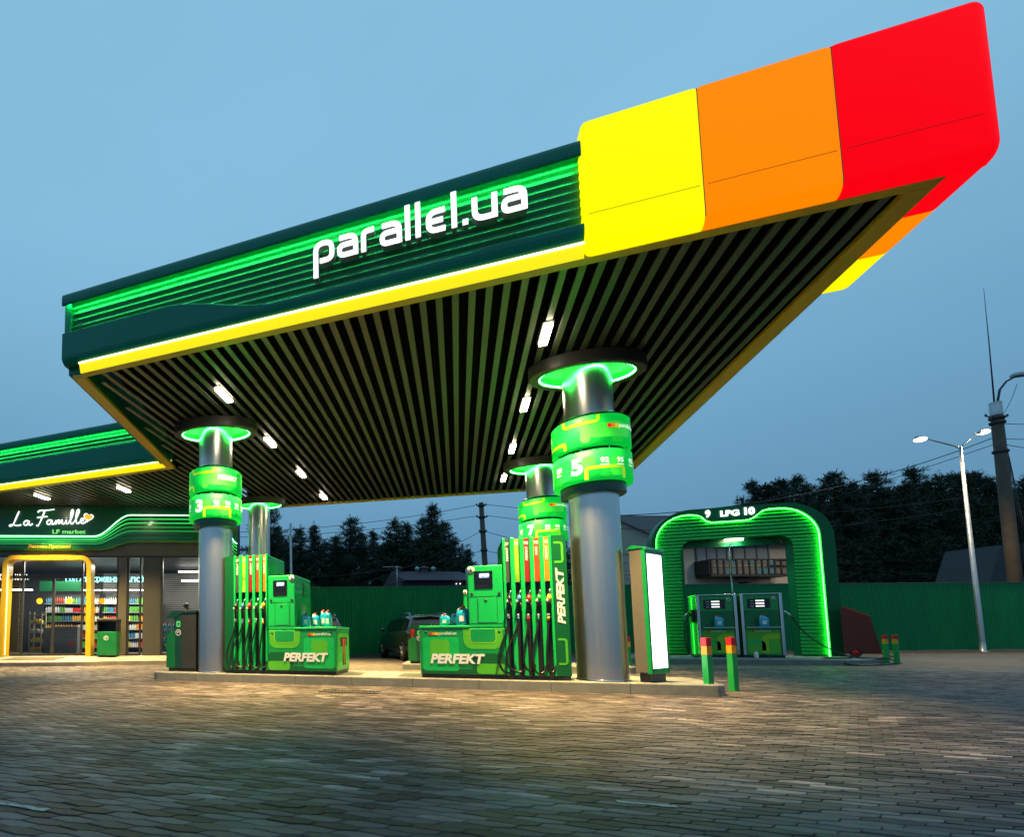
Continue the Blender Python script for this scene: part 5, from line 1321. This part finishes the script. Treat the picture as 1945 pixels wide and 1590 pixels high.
# ================================================================== UTILITY POLES AND WIRES
POLE = mat('weathered_concrete_pole', (.075, .060, .045), .85, var=.3, vscale=3, bump=.4, bscale=25)
IRON = mat('dark_iron', (.03, .03, .03), .6, var=.2)
CERAM = mat('insulator', (.18, .12, .09), .3, var=.1)
def pole(name, label, base, top, r0, r1, arms):
    t = thing(name, label, 'utility pole', base); d = Vector(top)-Vector(base)
    MB().tube([(0, 0, 0), tuple(d*.5), tuple(d)], [r0, (r0+r1)/2, r1], 10, smooth=True).build('post', POLE, t)
    for (f, w, dz) in arms:
        c = d*f; a = MB(); a.tube([(c.x-rt.x*w, c.y-rt.y*w, c.z+dz), tuple(c), (c.x+rt.x*w, c.y+rt.y*w, c.z+dz)], .035, 6); ar = a.build('bracket', IRON, t)
        for s in (-1, 1): MB().lathe([(0, 0), (.03, 0), (.05, .03), (.045, .08), (.03, .12), (0, .12)], c.x+s*rt.x*w, c.y+s*rt.y*w, 8).build('insulator', CERAM, ar, (0, 0, c.z+dz))
        a = MB(); a.tube([(c.x-.001, c.y, c.z-.06), (c.x+.001, c.y, c.z+.06)], r0*.98, 10); a.build('clamp', IRON, t)
    return t
pole('utility_pole', 'utility pole rising behind the right front pump', (1.75, 32.6, 0), (1.55, 32.55, 8.85), .20, .13, ((.98, .28, .02), (.90, .30, 0), (.80, .2, 0), (.67, .15, 0)))
p2 = pole('utility_pole', 'thick brown utility pole with aerial and lamp arm at the right edge', (26.1, 36.3, 0), (26.18, 36.34, 12.55), .27, .19, ((.94, .55, .1), (.92, .35, .2), (.80, .30, 0)))
MB().lathe([(.205, 11.95), (.21, 12.62), (0, 12.63)], .08, .04, 10).build('metal_cap', GALV, p2)
MB().tube([(0.05, .04, 12.6), (.12, .06, 15.5), (.18, .08, 18.8)], [.035, .022, .008], 6).build('aerial', IRON, p2)
MB().tube([(.20, .1, 11.6), (.22, .1, 12.7), (.38, .16, 13.3), (.75, .3, 13.75), (1.3, .5, 14.05)], .045, 8).build('lamp_arm', IRON, p2)
MB().box(1.15, .38, 14.0, 1.85, .72, 14.22, .07).build('lamp_head', GALV, p2)
for k in range(4): MB().tube([(.30+.03*k, .1, 11.0-k*.4), (.40+.08*k, .12, 7-k*.3), (.36+.02*k, .1, 3.6)], .014, 5).build('loose_cable', RUBBER, p2)
WIRE = mat('wire_black', (.012, .012, .013), .6)
def wire(a, b, sag, label, r=.016):
    a, b = Vector(a), Vector(b); pts = []
    for i in range(17):
        u = i/16; p = a.lerp(b, u); p.z -= sag*4*u*(1-u); pts.append(tuple(p))
    tag(MB().tube(pts, r, 5, cap=False).build('overhead_wire', WIRE), label, 'wire', 'overhead wires')
wire((1.30, 32.5, 8.72), (-16, 26.5, 7.2), .5, 'upper wire running left from the middle utility pole')
wire((1.28, 32.5, 8.05), (-16, 26.5, 6.9), .4, 'second wire running left from the middle utility pole')
wire((1.85, 32.6, 8.72), (30, 44, 9.3), 1.0, 'upper wire running right from the middle utility pole')
wire((1.85, 32.6, 8.05), (30, 44, 8.6), 1.2, 'second wire running right from the middle utility pole')
wire((1.5, 32.5, 7.1), (-6, 33.0, 4.2), .2, 'low wire slanting down left from the middle pole')
wire((1.5, 32.5, 5.9), (-9, 31, 4.6), .3, 'lowest wire running left from the middle pole')
wire((1.7, 32.6, 7.1), (12, 36.2, 5.6), .5, 'low wire slanting down right from the middle pole')
wire((1.7, 32.6, 5.9), (12.5, 36.2, 5.2), .4, 'lowest wire running right from the middle pole')
for k in range(3): wire((1.7, 32.6, 5.2-k*.28), (12.5, 36.4, 4.6-k*.25), .15, ['upper', 'middle', 'lower'][k]+' one of three thin wires low on the middle pole', .010)
wire((25.85, 36.2, 10.75), (7.0, 28.5, 6.65), .9, 'thick wire sagging left from the brown pole across the sky', .022)
wire((25.85, 36.2, 10.4), (11.0, 50.0, 7.2), .5, 'thinner wire leading from the brown pole towards the trees')
wire((26.4, 36.4, 11.5), (34, 38.5, 11.9), .3, 'highest wire leaving the brown pole to the right')
wire((26.4, 36.4, 10.7), (34, 38.5, 11.2), .3, 'second wire leaving the brown pole to the right')
wire((26.4, 36.4, 10.4), (34, 38.5, 9.6), .3, 'third wire leaving the brown pole to the right')
wire((27.3, 36.7, 13.6), (26.4, 36.4, 11.9), .15, 'short cable between the lamp arm and the brown pole', .010)
t = thing('steel_mast', 'slim steel mast behind the plain column', 'pole', (-5.95, 18.3, 0)); MB().lathe([(.055, 0), (.045, 5.2), (0, 5.2)], n=10).build('post', GALV, t); MB().lathe([(.1, 0), (.1, .02), (.06, .03)], n=10).build('base_plate', GALV, t)

# ================================================================== TREES
def foliage_mat(name, c):
    m = bpy.data.materials.new(name); m.use_nodes = True; t = m.node_tree; b = t.nodes['Principled BSDF']
    g = t.nodes.new('ShaderNodeNewGeometry'); oi = t.nodes.new('ShaderNodeObjectInfo'); r = t.nodes.new('ShaderNodeValToRGB')
    r.color_ramp.elements[0].color = (c[0]*.55, c[1]*.55, c[2]*.55, 1); r.color_ramp.elements[1].color = (c[0]*1.5, c[1]*1.5, c[2]*1.4, 1)
    t.links.new(g.outputs['Random Per Island'], r.inputs[0]); t.links.new(r.outputs[0], b.inputs['Base Color']); b.inputs['Roughness'].default_value = .75; b.inputs['Specular IOR Level'].default_value = .2
    return m
PINE = foliage_mat('pine_needles', (.034, .050, .034)); BARK = mat('pine_bark', (.040, .024, .015), .9, var=.3, vscale=5, bump=.5, bscale=18, stretch=(1, 1, .3))
def crown_mesh(seed, kind):
    """branch whorls carrying needle tufts; unit tree: height 1, radius about .2"""
    rr = random.Random(seed); m = MB(); br = MB()
    def tuft(c, s, n):
        for _ in range(n):
            d = Vector((rr.gauss(0, 1), rr.gauss(0, 1), rr.gauss(.35, .8))); d.normalize()
            L_ = s*rr.uniform(.55, 1.25); sd = d.orthogonal().normalized()*s*rr.uniform(.07, .15)
            if rr.random() < .5: sd = d.cross(sd)
            p = c+d*s*rr.uniform(0, .35); q_ = p+d*L_
            m.add([p-sd*.5, q_-sd*.55+d*s*.02, q_+sd*.55, p+sd*.5], [(0, 1, 2, 3)])
    base = {'spruce': .18, 'pine': .36, 'tall': .46}[kind]
    z = base; lv = 0
    while z < .985:
        f = (z-base)/(1-base)
        if kind == 'spruce': R = .20*(1-f)**.85+.012
        elif kind == 'pine': R = .19*math.sin(PI*min(1, (f*.82+.18)))**.8*(1-f*.45)+.014
        else: R = .15*math.sin(PI*min(1, (f*.8+.2)))**.7*(1-f*.45)+.012
        nb = 7 if f < .8 else 5
        for k in range(nb):
            if rr.random() < .20: continue
            a = rr.random()*2*PI; L = R*rr.uniform(.55, 1.25); dz = (.25 if kind != 'spruce' else -.12)*L*rr.uniform(.2, 1.3)
            e_ = Vector((math.cos(a)*L, math.sin(a)*L, z+dz))
            br.tube([(0, 0, z), tuple(e_)], [.0035, .001], 4, cap=False)
            q = max(2, int(L/.034))
            for j in range(1, q+1):
                u = j/q; c = Vector((0, 0, z)).lerp(e_, u)+Vector((rr.gauss(0, .008), rr.gauss(0, .008), rr.gauss(0, .006)))
                tuft(c, .030*rr.uniform(.7, 1.25)*(1.2-.35*u), 22)
        tuft(Vector((0, 0, z)), .030, 16)
        z += .030 if kind != 'tall' else .026; lv += 1
    for k in range(9): tuft(Vector((0, 0, .955+k*.008)), .012, 7)
    if kind != 'spruce':
        for k in range(7):
            a = rr.random()*2*PI; zz = rr.uniform(.2, base); L = rr.uniform(.04, .10); br.tube([(0, 0, zz), (math.cos(a)*L, math.sin(a)*L, zz+rr.uniform(-.02, .03))], [.003, .001], 4, cap=False)
    trunk = MB(); w = [rr.gauss(0, .0015) for _ in range(7)]
    trunk.tube([(w[i], w[6-i], i/6*.97) for i in range(7)], [.017, .0145, .013, .011, .008, .005, .0015], 8)
    trunk.add(br.v, br.f, True)
    return m.mesh('crown'), trunk.mesh('trunk')
VAR = [crown_mesh(s, k) for s, k in ((1, 'spruce'), (2, 'pine'), (3, 'pine'), (4, 'tall'), (5, 'tall'), (6, 'spruce'))]
for c, tr in VAR: c.materials.append(PINE); tr.materials.append(BARK)
def tree(x, y, h, v, label, group, wf=1.0):
    t = thing('pine_tree', label, 'tree', (x, y, -.05), random.random()*6.3, group); t.scale = (h*wf, h*wf, h)
    c, tr = VAR[v]
    obj('trunk', tr, None, t); tag(obj('crown', c, None, t), kind='stuff')
def at_px(u, D):
    k = (u-CX)/F; p = fw*D+rt*(D*k); return p.x, p.y
LG = 'dark pines standing behind the fence between the shop and the middle pole'
RG = 'dark pines standing behind the fence to the right of the arch'
ORD = ['first', 'second', 'third', 'fourth', 'fifth', 'sixth', 'seventh', 'eighth', 'ninth', 'tenth', 'eleventh', 'twelfth', 'thirteenth', 'fourteenth', 'fifteenth', 'sixteenth', 'seventeenth', 'eighteenth', 'nineteenth', 'twentieth', 'twenty-first', 'twenty-second']
def hz(v, D, hor): return .85+(hor-v)/F*D*1.02
# (pixel column, skyline row, depth, variant, width)
left = [(528, 1000, 38, 0, 1.0), (545, 1032, 40, 2, 1.1), (572, 1004, 41, 1, 1.15), (598, 998, 39, 0, 1.05), (618, 1030, 41, 2, 1.2), (640, 1018, 42, 0, 1.2), (668, 986, 39, 1, 1.15), (690, 1014, 41, 2, 1.1), (712, 1012, 42, 5, 1.1), (738, 1030, 43, 2, 1.2), (757, 990, 39, 2, 1.2), (778, 998, 40, 5, 1.1), (808, 985, 41, 1, 1.1), (826, 963, 38, 5, 1.25), (845, 994, 40, 2, 1.15), (868, 1028, 41, 1, 1.1), (892, 1046, 42, 5, 1.2), (560, 1040, 46, 1, 1.5), (650, 1040, 47, 2, 1.5), (730, 1040, 46, 1, 1.5), (800, 1030, 46, 2, 1.5), (880, 1060, 46, 1, 1.4), (505, 945, 30, 1, 1.0), (1075, 1020, 45, 0, 1.1), (1198, 1010, 44, 2, 1.1), (1212, 1040, 40, 1, 1.2), (965, 1075, 44, 2, 1.2)]
for i, (u, v, D, k, wf) in enumerate(left):
    x, y = at_px(u, D); tall_ = (u, v) == (826, 963)
    lab = 'dark pine of the skyline row behind the fence, %s from the plain column' % ORD[i] if i < 17 else 'dim pine in the second row behind the skyline pines left of the middle pole'
    if u == 826: lab = 'tallest pointed pine just left of the middle utility pole'
    if u == 505: lab = 'leafy tree peeking out behind the plain column under the canopy edge'
    if u > 1000: lab = 'dark pine glimpsed between the columns and the gabled house roof'
    if u == 965: lab = 'low dark pine right behind the middle utility pole'
    tree(x, y, hz(v, D, 1206)*1.02, k, lab, LG, wf*.95)
right = [(1448, 930, 44, 4, 1.0), (1476, 920, 43, 3, 1.0), (1500, 912, 42, 3, 1.0), (1530, 922, 45, 4, 1.0), (1552, 912, 42, 2, .95), (1580, 926, 44, 4, 1.0), (1606, 918, 43, 3, 1.0), (1636, 916, 42, 4, .95), (1662, 925, 45, 3, 1.0), (1690, 914, 43, 4, 1.0), (1716, 922, 44, 2, .95), (1742, 920, 42, 3, 1.0), (1765, 906, 43, 4, .95), (1790, 916, 45, 3, 1.0), (1812, 898, 42, 2, .95), (1838, 918, 44, 4, 1.0), (1858, 893, 42, 5, 1.0), (1880, 900, 44, 3, 1.0), (1905, 925, 43, 4, 1.0), (1930, 935, 44, 3, 1.0), (1950, 930, 42, 2, 1.0), (1975, 925, 43, 4, 1.0), (1540, 1020, 38, 1, 1.3), (1625, 1035, 40, 2, 1.3), (1715, 1030, 40, 0, 1.3), (1800, 1025, 39, 1, 1.3), (1520, 965, 52, 2, 1.2), (1570, 960, 52, 3, 1.2), (1605, 955, 53, 1, 1.2), (1645, 960, 52, 4, 1.2), (1680, 955, 53, 2, 1.2), (1720, 955, 52, 3, 1.2), (1760, 950, 53, 1, 1.2), (1800, 950, 52, 4, 1.2), (1835, 955, 53, 2, 1.2), (1870, 960, 52, 3, 1.2), (1920, 960, 53, 1, 1.2)]
for i, (u, v, D, k, wf) in enumerate(right):
    x, y = at_px(u, D); lab = 'tall dark pine in the grove right of the arch, %s from the arch' % ORD[i] if i < 22 else 'far dim pine filling the back of the grove right of the arch'
    if v >= 1000: lab = 'low bushy dark pine at the foot of the grove, %s from the arch' % ORD[i-22]
    tree(x, y, hz(v+(8 if i % 3 else -10) if i < 22 else v, D, 1203)*1.02, k, lab, RG, wf*(.80+.25*random.random()))

# ================================================================== HOUSES
BRICKW = mat('house_render', (.46, .39, .32), .8, var=.10, vscale=2, bump=.15, bscale=20)
ROOFD = mat('dark_roof_tile', (.055, .042, .040), .7, var=.2, vscale=4); ROOFP = mat('violet_roof_tile', (.105, .080, .105), .5, var=.15, vscale=5)
WOODD = mat('dark_timber', (.022, .016, .012), .6, var=.2); PANE = mat('dusk_window_glass', (.10, .13, .145), .12, var=.15); CURT = mat('net_curtain', (.24, .26, .27), .8, var=.15, stretch=(8, 8, 1))
hrz = math.atan2(rt.y, rt.x)+math.radians(2)
h = thing('balcony_house', 'pale two-storey house with dark timber balcony seen through the arch', 'house', (15.9, 38.2, 0), hrz)
# local x right, y away, built about its centre
MB().box(-4.6, 0, 0, 4.2, 7.5, 6.75).build('wall', BRICKW, h)
MB().prism([(-.7, 6.28), (-.7, 6.42), (3.7, 8.95), (8.1, 6.42), (8.1, 6.28), (3.7, 8.78)], 'x', -4.95, 4.7).build('roof', ROOFD, h)
MB().prism([(.02, 6.751), (7.48, 6.751), (3.7, 8.76)], 'x', -4.6, 4.2).build('gable', BRICKW, h)
for (a, b) in ((-2.45, -.55), (-.15, 2.05)):
    w_ = MB().box(a, -.05, 5.05, b, -.001, 6.45).build('window', CURT, h)
    k = 3
    for i in range(k+1): MB().box(a+(b-a)*i/k-.04, -.10, 5.05, a+(b-a)*i/k+.04, -.051, 6.45).build('frame_bar', PANE, w_)
    for i in range(k): MB().box(a+(b-a)*i/k+.06, -.066, 5.10, a+(b-a)*(i+1)/k-.06, -.060, 6.40).build('pane', CURT, w_)
bal = MB().box(-2.55, -1.05, 4.20, 2.15, -.001, 4.32).build('balcony', WOODD, h)
MB().box(-2.55, -1.08, 5.16, 2.15, -.98, 5.24).build('handrail', WOODD, bal); MB().box(-2.55, -1.06, 4.72, 2.15, -1.0, 4.78).build('handrail', WOODD, bal)
BLUEP = mat('blue_balcony_panel', (.05, .17, .21), .6, var=.1); BEIP = mat('pale_balcony_panel', (.13, .12, .11), .7, var=.1)
for i in range(13):
    xx = -2.5+i*.385; MB().box(xx-.04, -1.07, 4.321, xx+.04, -.99, 5.159).build('baluster', WOODD, bal)
    if i < 12:
        MB().box(xx+.06, -1.03, 4.36, xx+.325, -1.015, 4.70).build('panel', BLUEP if i in (2, 3, 7, 8, 9) else BEIP, bal); MB().box(xx+.06, -1.03, 4.86, xx+.325, -1.015, 5.10).build('panel', BLUEP if i in (3, 6, 9) else BEIP, bal)
MB().box(-2.62, -1.02, 4.33, -2.4, -.05, 5.2).build('side_rail', WOODD, bal); MB().box(1.95, -1.02, 4.33, 2.2, -.05, 5.2).build('side_rail', WOODD, bal)
pr = MB(); pr.prism([(-1.0, 3.35), (.15, 3.95), (1.3, 3.35)], 'y', -1.6, -.01); pr.build('porch_roof', ROOFD, h)
h = thing('tiled_cottage', 'low cottage with violet tiled roof and chimneys behind the fence', 'house', (-1.2, 33.65, 0), hrz)
MB().box(-2.3, 0, 0, 2.4, 5, 4.35).build('wall', mat('violet_wall', (.060, .042, .075), .8, var=.15), h)
tile = MB()
for i in range(9):
    u0, u1 = i/9, (i+1)/9; y0, y1 = -.5+3.0*u0, -.5+3.0*u1; z0, z1 = 4.28+.92*u0, 4.28+.92*u1
    row_ = MB(); nn = 48
    row_.grid([[(-2.2+4.8*k/nn, y0-.03, z0+.035+.022*abs(math.sin(PI*k/2))) for k in range(nn+1)], [(-2.2+4.8*k/nn, y1, z1+.02+.018*abs(math.sin(PI*k/2))) for k in range(nn+1)]], smooth=False)
    row_.build('tile_course', ROOFP, h)
MB().prism([(-.45, 4.26), (2.5, 5.20), (5.4, 4.3)], 'x', -2.18, 2.55).build('roof', ROOFP, h)
for (xx, yy, s) in ((-1.85, 2.2, 1), (.0, 2.3, 1.2)):
    c = MB().box(xx-.18*s, yy-.18, 4.9, xx+.18*s, yy+.18, 5.42).build('chimney', mat('chimney_brick', (.10, .07, .06), .9, var=.2), h); m = MB(); m.add([(xx-.30*s, yy-.3, 5.43), (xx+.30*s, yy-.3, 5.43), (xx+.30*s, yy+.3, 5.43), (xx-.30*s, yy+.3, 5.43), (xx, yy, 5.62)], [(0, 1, 4), (1, 2, 4), (2, 3, 4), (3, 0, 4), (3, 2, 1, 0)]); m.build('chimney_cap', ROOFD, c)
for xx in (-.55, .55): m = MB(); m.ball((xx, 2.0, 5.36), .17, .12, .17, 10, 8); m.build('vent_cowl', mat('cowl_metal', (.25, .32, .33), .4, .5, var=.1), h)
m = MB(); m.tube([(1.75, -.45, 3.4), (1.75, -.5, 5.05)], .05, 6); m.build('flue', GALV, h)
SPOT = mat('yard_light', (.9, .9, 1), .4, emit=(.95, .95, 1), es=3)
for xx in (1.25, 1.5): m = MB(); m.ball((xx, -.10, 4.12), .035, .035, .035, 8, 6); m.build('wall_light', SPOT, h)
h = thing('low_shed', 'low shed with flat grey roof beside the violet-roofed cottage', 'shed', (-4.9, 31.9, 0), hrz)
MB().box(-1.7, 0, 0, 1.7, 3, 3.70).build('wall', GREY, h); MB().prism([(-.2, 3.72), (3.2, 4.10), (3.2, 4.16), (-.2, 3.78)], 'x', -1.85, 1.85).build('roof', mat('shed_roof', (.07, .09, .085), .6, var=.2), h)
m = MB(); m.tube([(1.5, 0, 3.6), (1.5, 0, 5.25)], .03, 6); m.tube([(1.5, 0, 5.2), (.6, 0, 5.18)], .02, 6); m.build('aerial_mast', GALV, h)
h = thing('grey_barn', 'grey steep-roofed barn at the right edge behind the brown pole', 'barn', (31.3, 43.5, 0), hrz)
MB().box(-1.7, 0, 0, 4.5, 2.0, 3.9).build('wall', GREY, h)
MB().prism([(-2.0, 3.85), (-1.0, 6.05), (4.6, 6.4), (4.9, 3.85)], 'y', -.25, 2.2).build('roof', mat('barn_roof', (.022, .024, .026), .6, var=.25, vscale=2), h)

# ================================================================== CARS
PAINTD = mat('dark_grey_car_paint', (.020, .022, .020), .22, .3, coat=.8, var=.06); TAIL = mat('tail_light_red', (.35, .008, .008), .15, var=.1, coat=.5, emit=(1, .02, .01), es=.06)
CPLAS = mat('bumper_plastic', (.025, .025, .025), .5, var=.1); RIM = mat('alloy_rim', (.45, .46, .46), .3, .9, var=.1); PLATE = mat('number_plate', (.7, .7, .66), .4, var=.05)
def car(loc, rz, label, paint):
    """estate car; local +y is forward, centre on the ground"""
    t = thing('parked_car', label, 'car', loc, rz, 'cars parked behind the pumps')
    L = 4.35
    # lower body sections along y: (y, half width, sill z, belt z)
    sec = [(-2.16, .70, .42, .92), (-2.10, .82, .34, .98), (-1.85, .87, .28, 1.0), (-1.2, .885, .25, 1.0), (0, .89, .25, .97), (1.0, .885, .25, .95), (1.6, .86, .28, .90), (2.0, .78, .32, .80), (2.16, .60, .42, .70)]
    rows = []
    for y, w, z0, z1 in sec:
        rows.append([(-w*.86, y, z0), (-w*.97, y, z0+.08), (-w, y, z0+.25), (-w*.995, y, z1-.14), (-w*.95, y, z1), (-w*.6, y, z1+.035), (0, y, z1+.05), (w*.6, y, z1+.035), (w*.95, y, z1), (w*.995, y, z1-.14), (w, y, z0+.25), (w*.97, y, z0+.08), (w*.86, y, z0), (-w*.86, y, z0)])
    m = MB(); m.grid(rows); m.add(rows[0][:-1], [tuple(range(13))]); m.add(rows[-1][:-1], [tuple(range(12, -1, -1))]); body = m.build('body', paint, t)
    g = [(-2.02, .74, 1.00, 1.02), (-1.86, .70, 1.0, 1.30), (-1.62, .66, 1.0, 1.47), (-1.1, .65, 1.0, 1.52), (-.2, .64, .98, 1.535), (.45, .63, .98, 1.48), (.85, .66, .97, 1.22), (1.15, .72, .96, .98)]
    rows = []
    for y, wt, zb, zt in g:
        wb = .83; rows.append([(-wb, y, zb), (-wb+(wb-wt)*.75, y, zb+(zt-zb)*.75), (-wt, y, zt-.03), (-wt*.8, y, zt), (0, y, zt+.02), (wt*.8, y, zt), (wt, y, zt-.03), (wb-(wb-wt)*.75, y, zb+(zt-zb)*.75), (wb, y, zb)])
    m = MB(); m.grid(rows); m.build('cabin', paint, t)
    def quad(p, nm, m_): mb = MB(); mb.add(p, [tuple(range(len(p)))]); return mb.build(nm, m_, t)
    quad([(-.70, -2.03, 1.06), (.70, -2.03, 1.06), (.60, -1.70, 1.44), (-.60, -1.70, 1.44)], 'rear_window', GLASSD)
    quad([(-.66, 1.07, 1.08), (-.58, .55, 1.44), (.58, .55, 1.44), (.66, 1.07, 1.08)], 'windscreen', GLASSD)
    for s in (-1, 1):
        for (a, b, ta, tb) in ((-1.75, -1.08, -1.60, -1.08), (-1.0, -.10, -1.0, -.12), (0.0, .92, 0.0, .48)):
            quad([(s*.838, a, 1.045), (s*.838, b, 1.035), (s*.722, tb, 1.42), (s*.722, ta, 1.40)], 'side_window', GLASSD)
        mb = MB(); mb.box(s*.58, -2.135, .70, s*.80, -2.02, 1.05, .02); mb.build('tail_light', TAIL, t)
        mb = MB(); mb.tube([(s*.62, -1.5, 1.49), (s*.60, -1.35, 1.585), (s*.60, .1, 1.60), (s*.60, .3, 1.535)], .018, 6); mb.build('roof_rail', CHROME, t)
        mb = MB(); mb.ball((s*.98, .78, 1.05), .10, .06, .075, 10, 8); mb.build('mirror', paint, t)
        mb = MB(); mb.box(s*.50, 2.06, .62, s*.74, 2.12, .76, .02); mb.build('headlight', DISPW if False else CHROME, t)
        for yy in (-1.32, 1.30):
            wv = MB(); wv.lathe([(.21, -.09), (.30, -.10), (.325, -.07), (.33, 0), (.325, .07), (.30, .10), (.21, .09), (.21, -.09)], n=24); wo = wv.build('wheel', RUBBER, t, (s*.80, yy, .33), (0, PI/2, 0))
            MB().lathe([(0, .085*s), (.08, .10*s), (.20, .075*s), (.212, .06*s)], n=20).build('rim', RIM, wo)
            for q in range(5):
                a = 2*PI*q/5; mb = MB(); mb.tube([(0, 0, .098*s), (.20*math.cos(a), .20*math.sin(a), .09*s)], .022, 5); mb.build('spoke', RIM, wo)
    MB().box(-.80, -2.22, .36, .80, -2.08, .60, .04).build('bumper', CPLAS, t); MB().box(-.26, -2.178, .74, .26, -2.165, .85).build('number_plate', PLATE, t)
    MB().box(-.60, -1.80, 1.485, .60, -1.62, 1.52, .012).build('spoiler', paint, t)
    return t
car((-1.45, 18.82, 0), math.radians(22), 'dark grey estate car parked behind the right pump, rear towards the viewer', PAINTD)
car((-5.02, 18.2, 0), math.radians(20), 'dark car mostly hidden behind the left pump', mat('black_car_paint', (.012, .014, .017), .2, .3, coat=.8, var=.06))
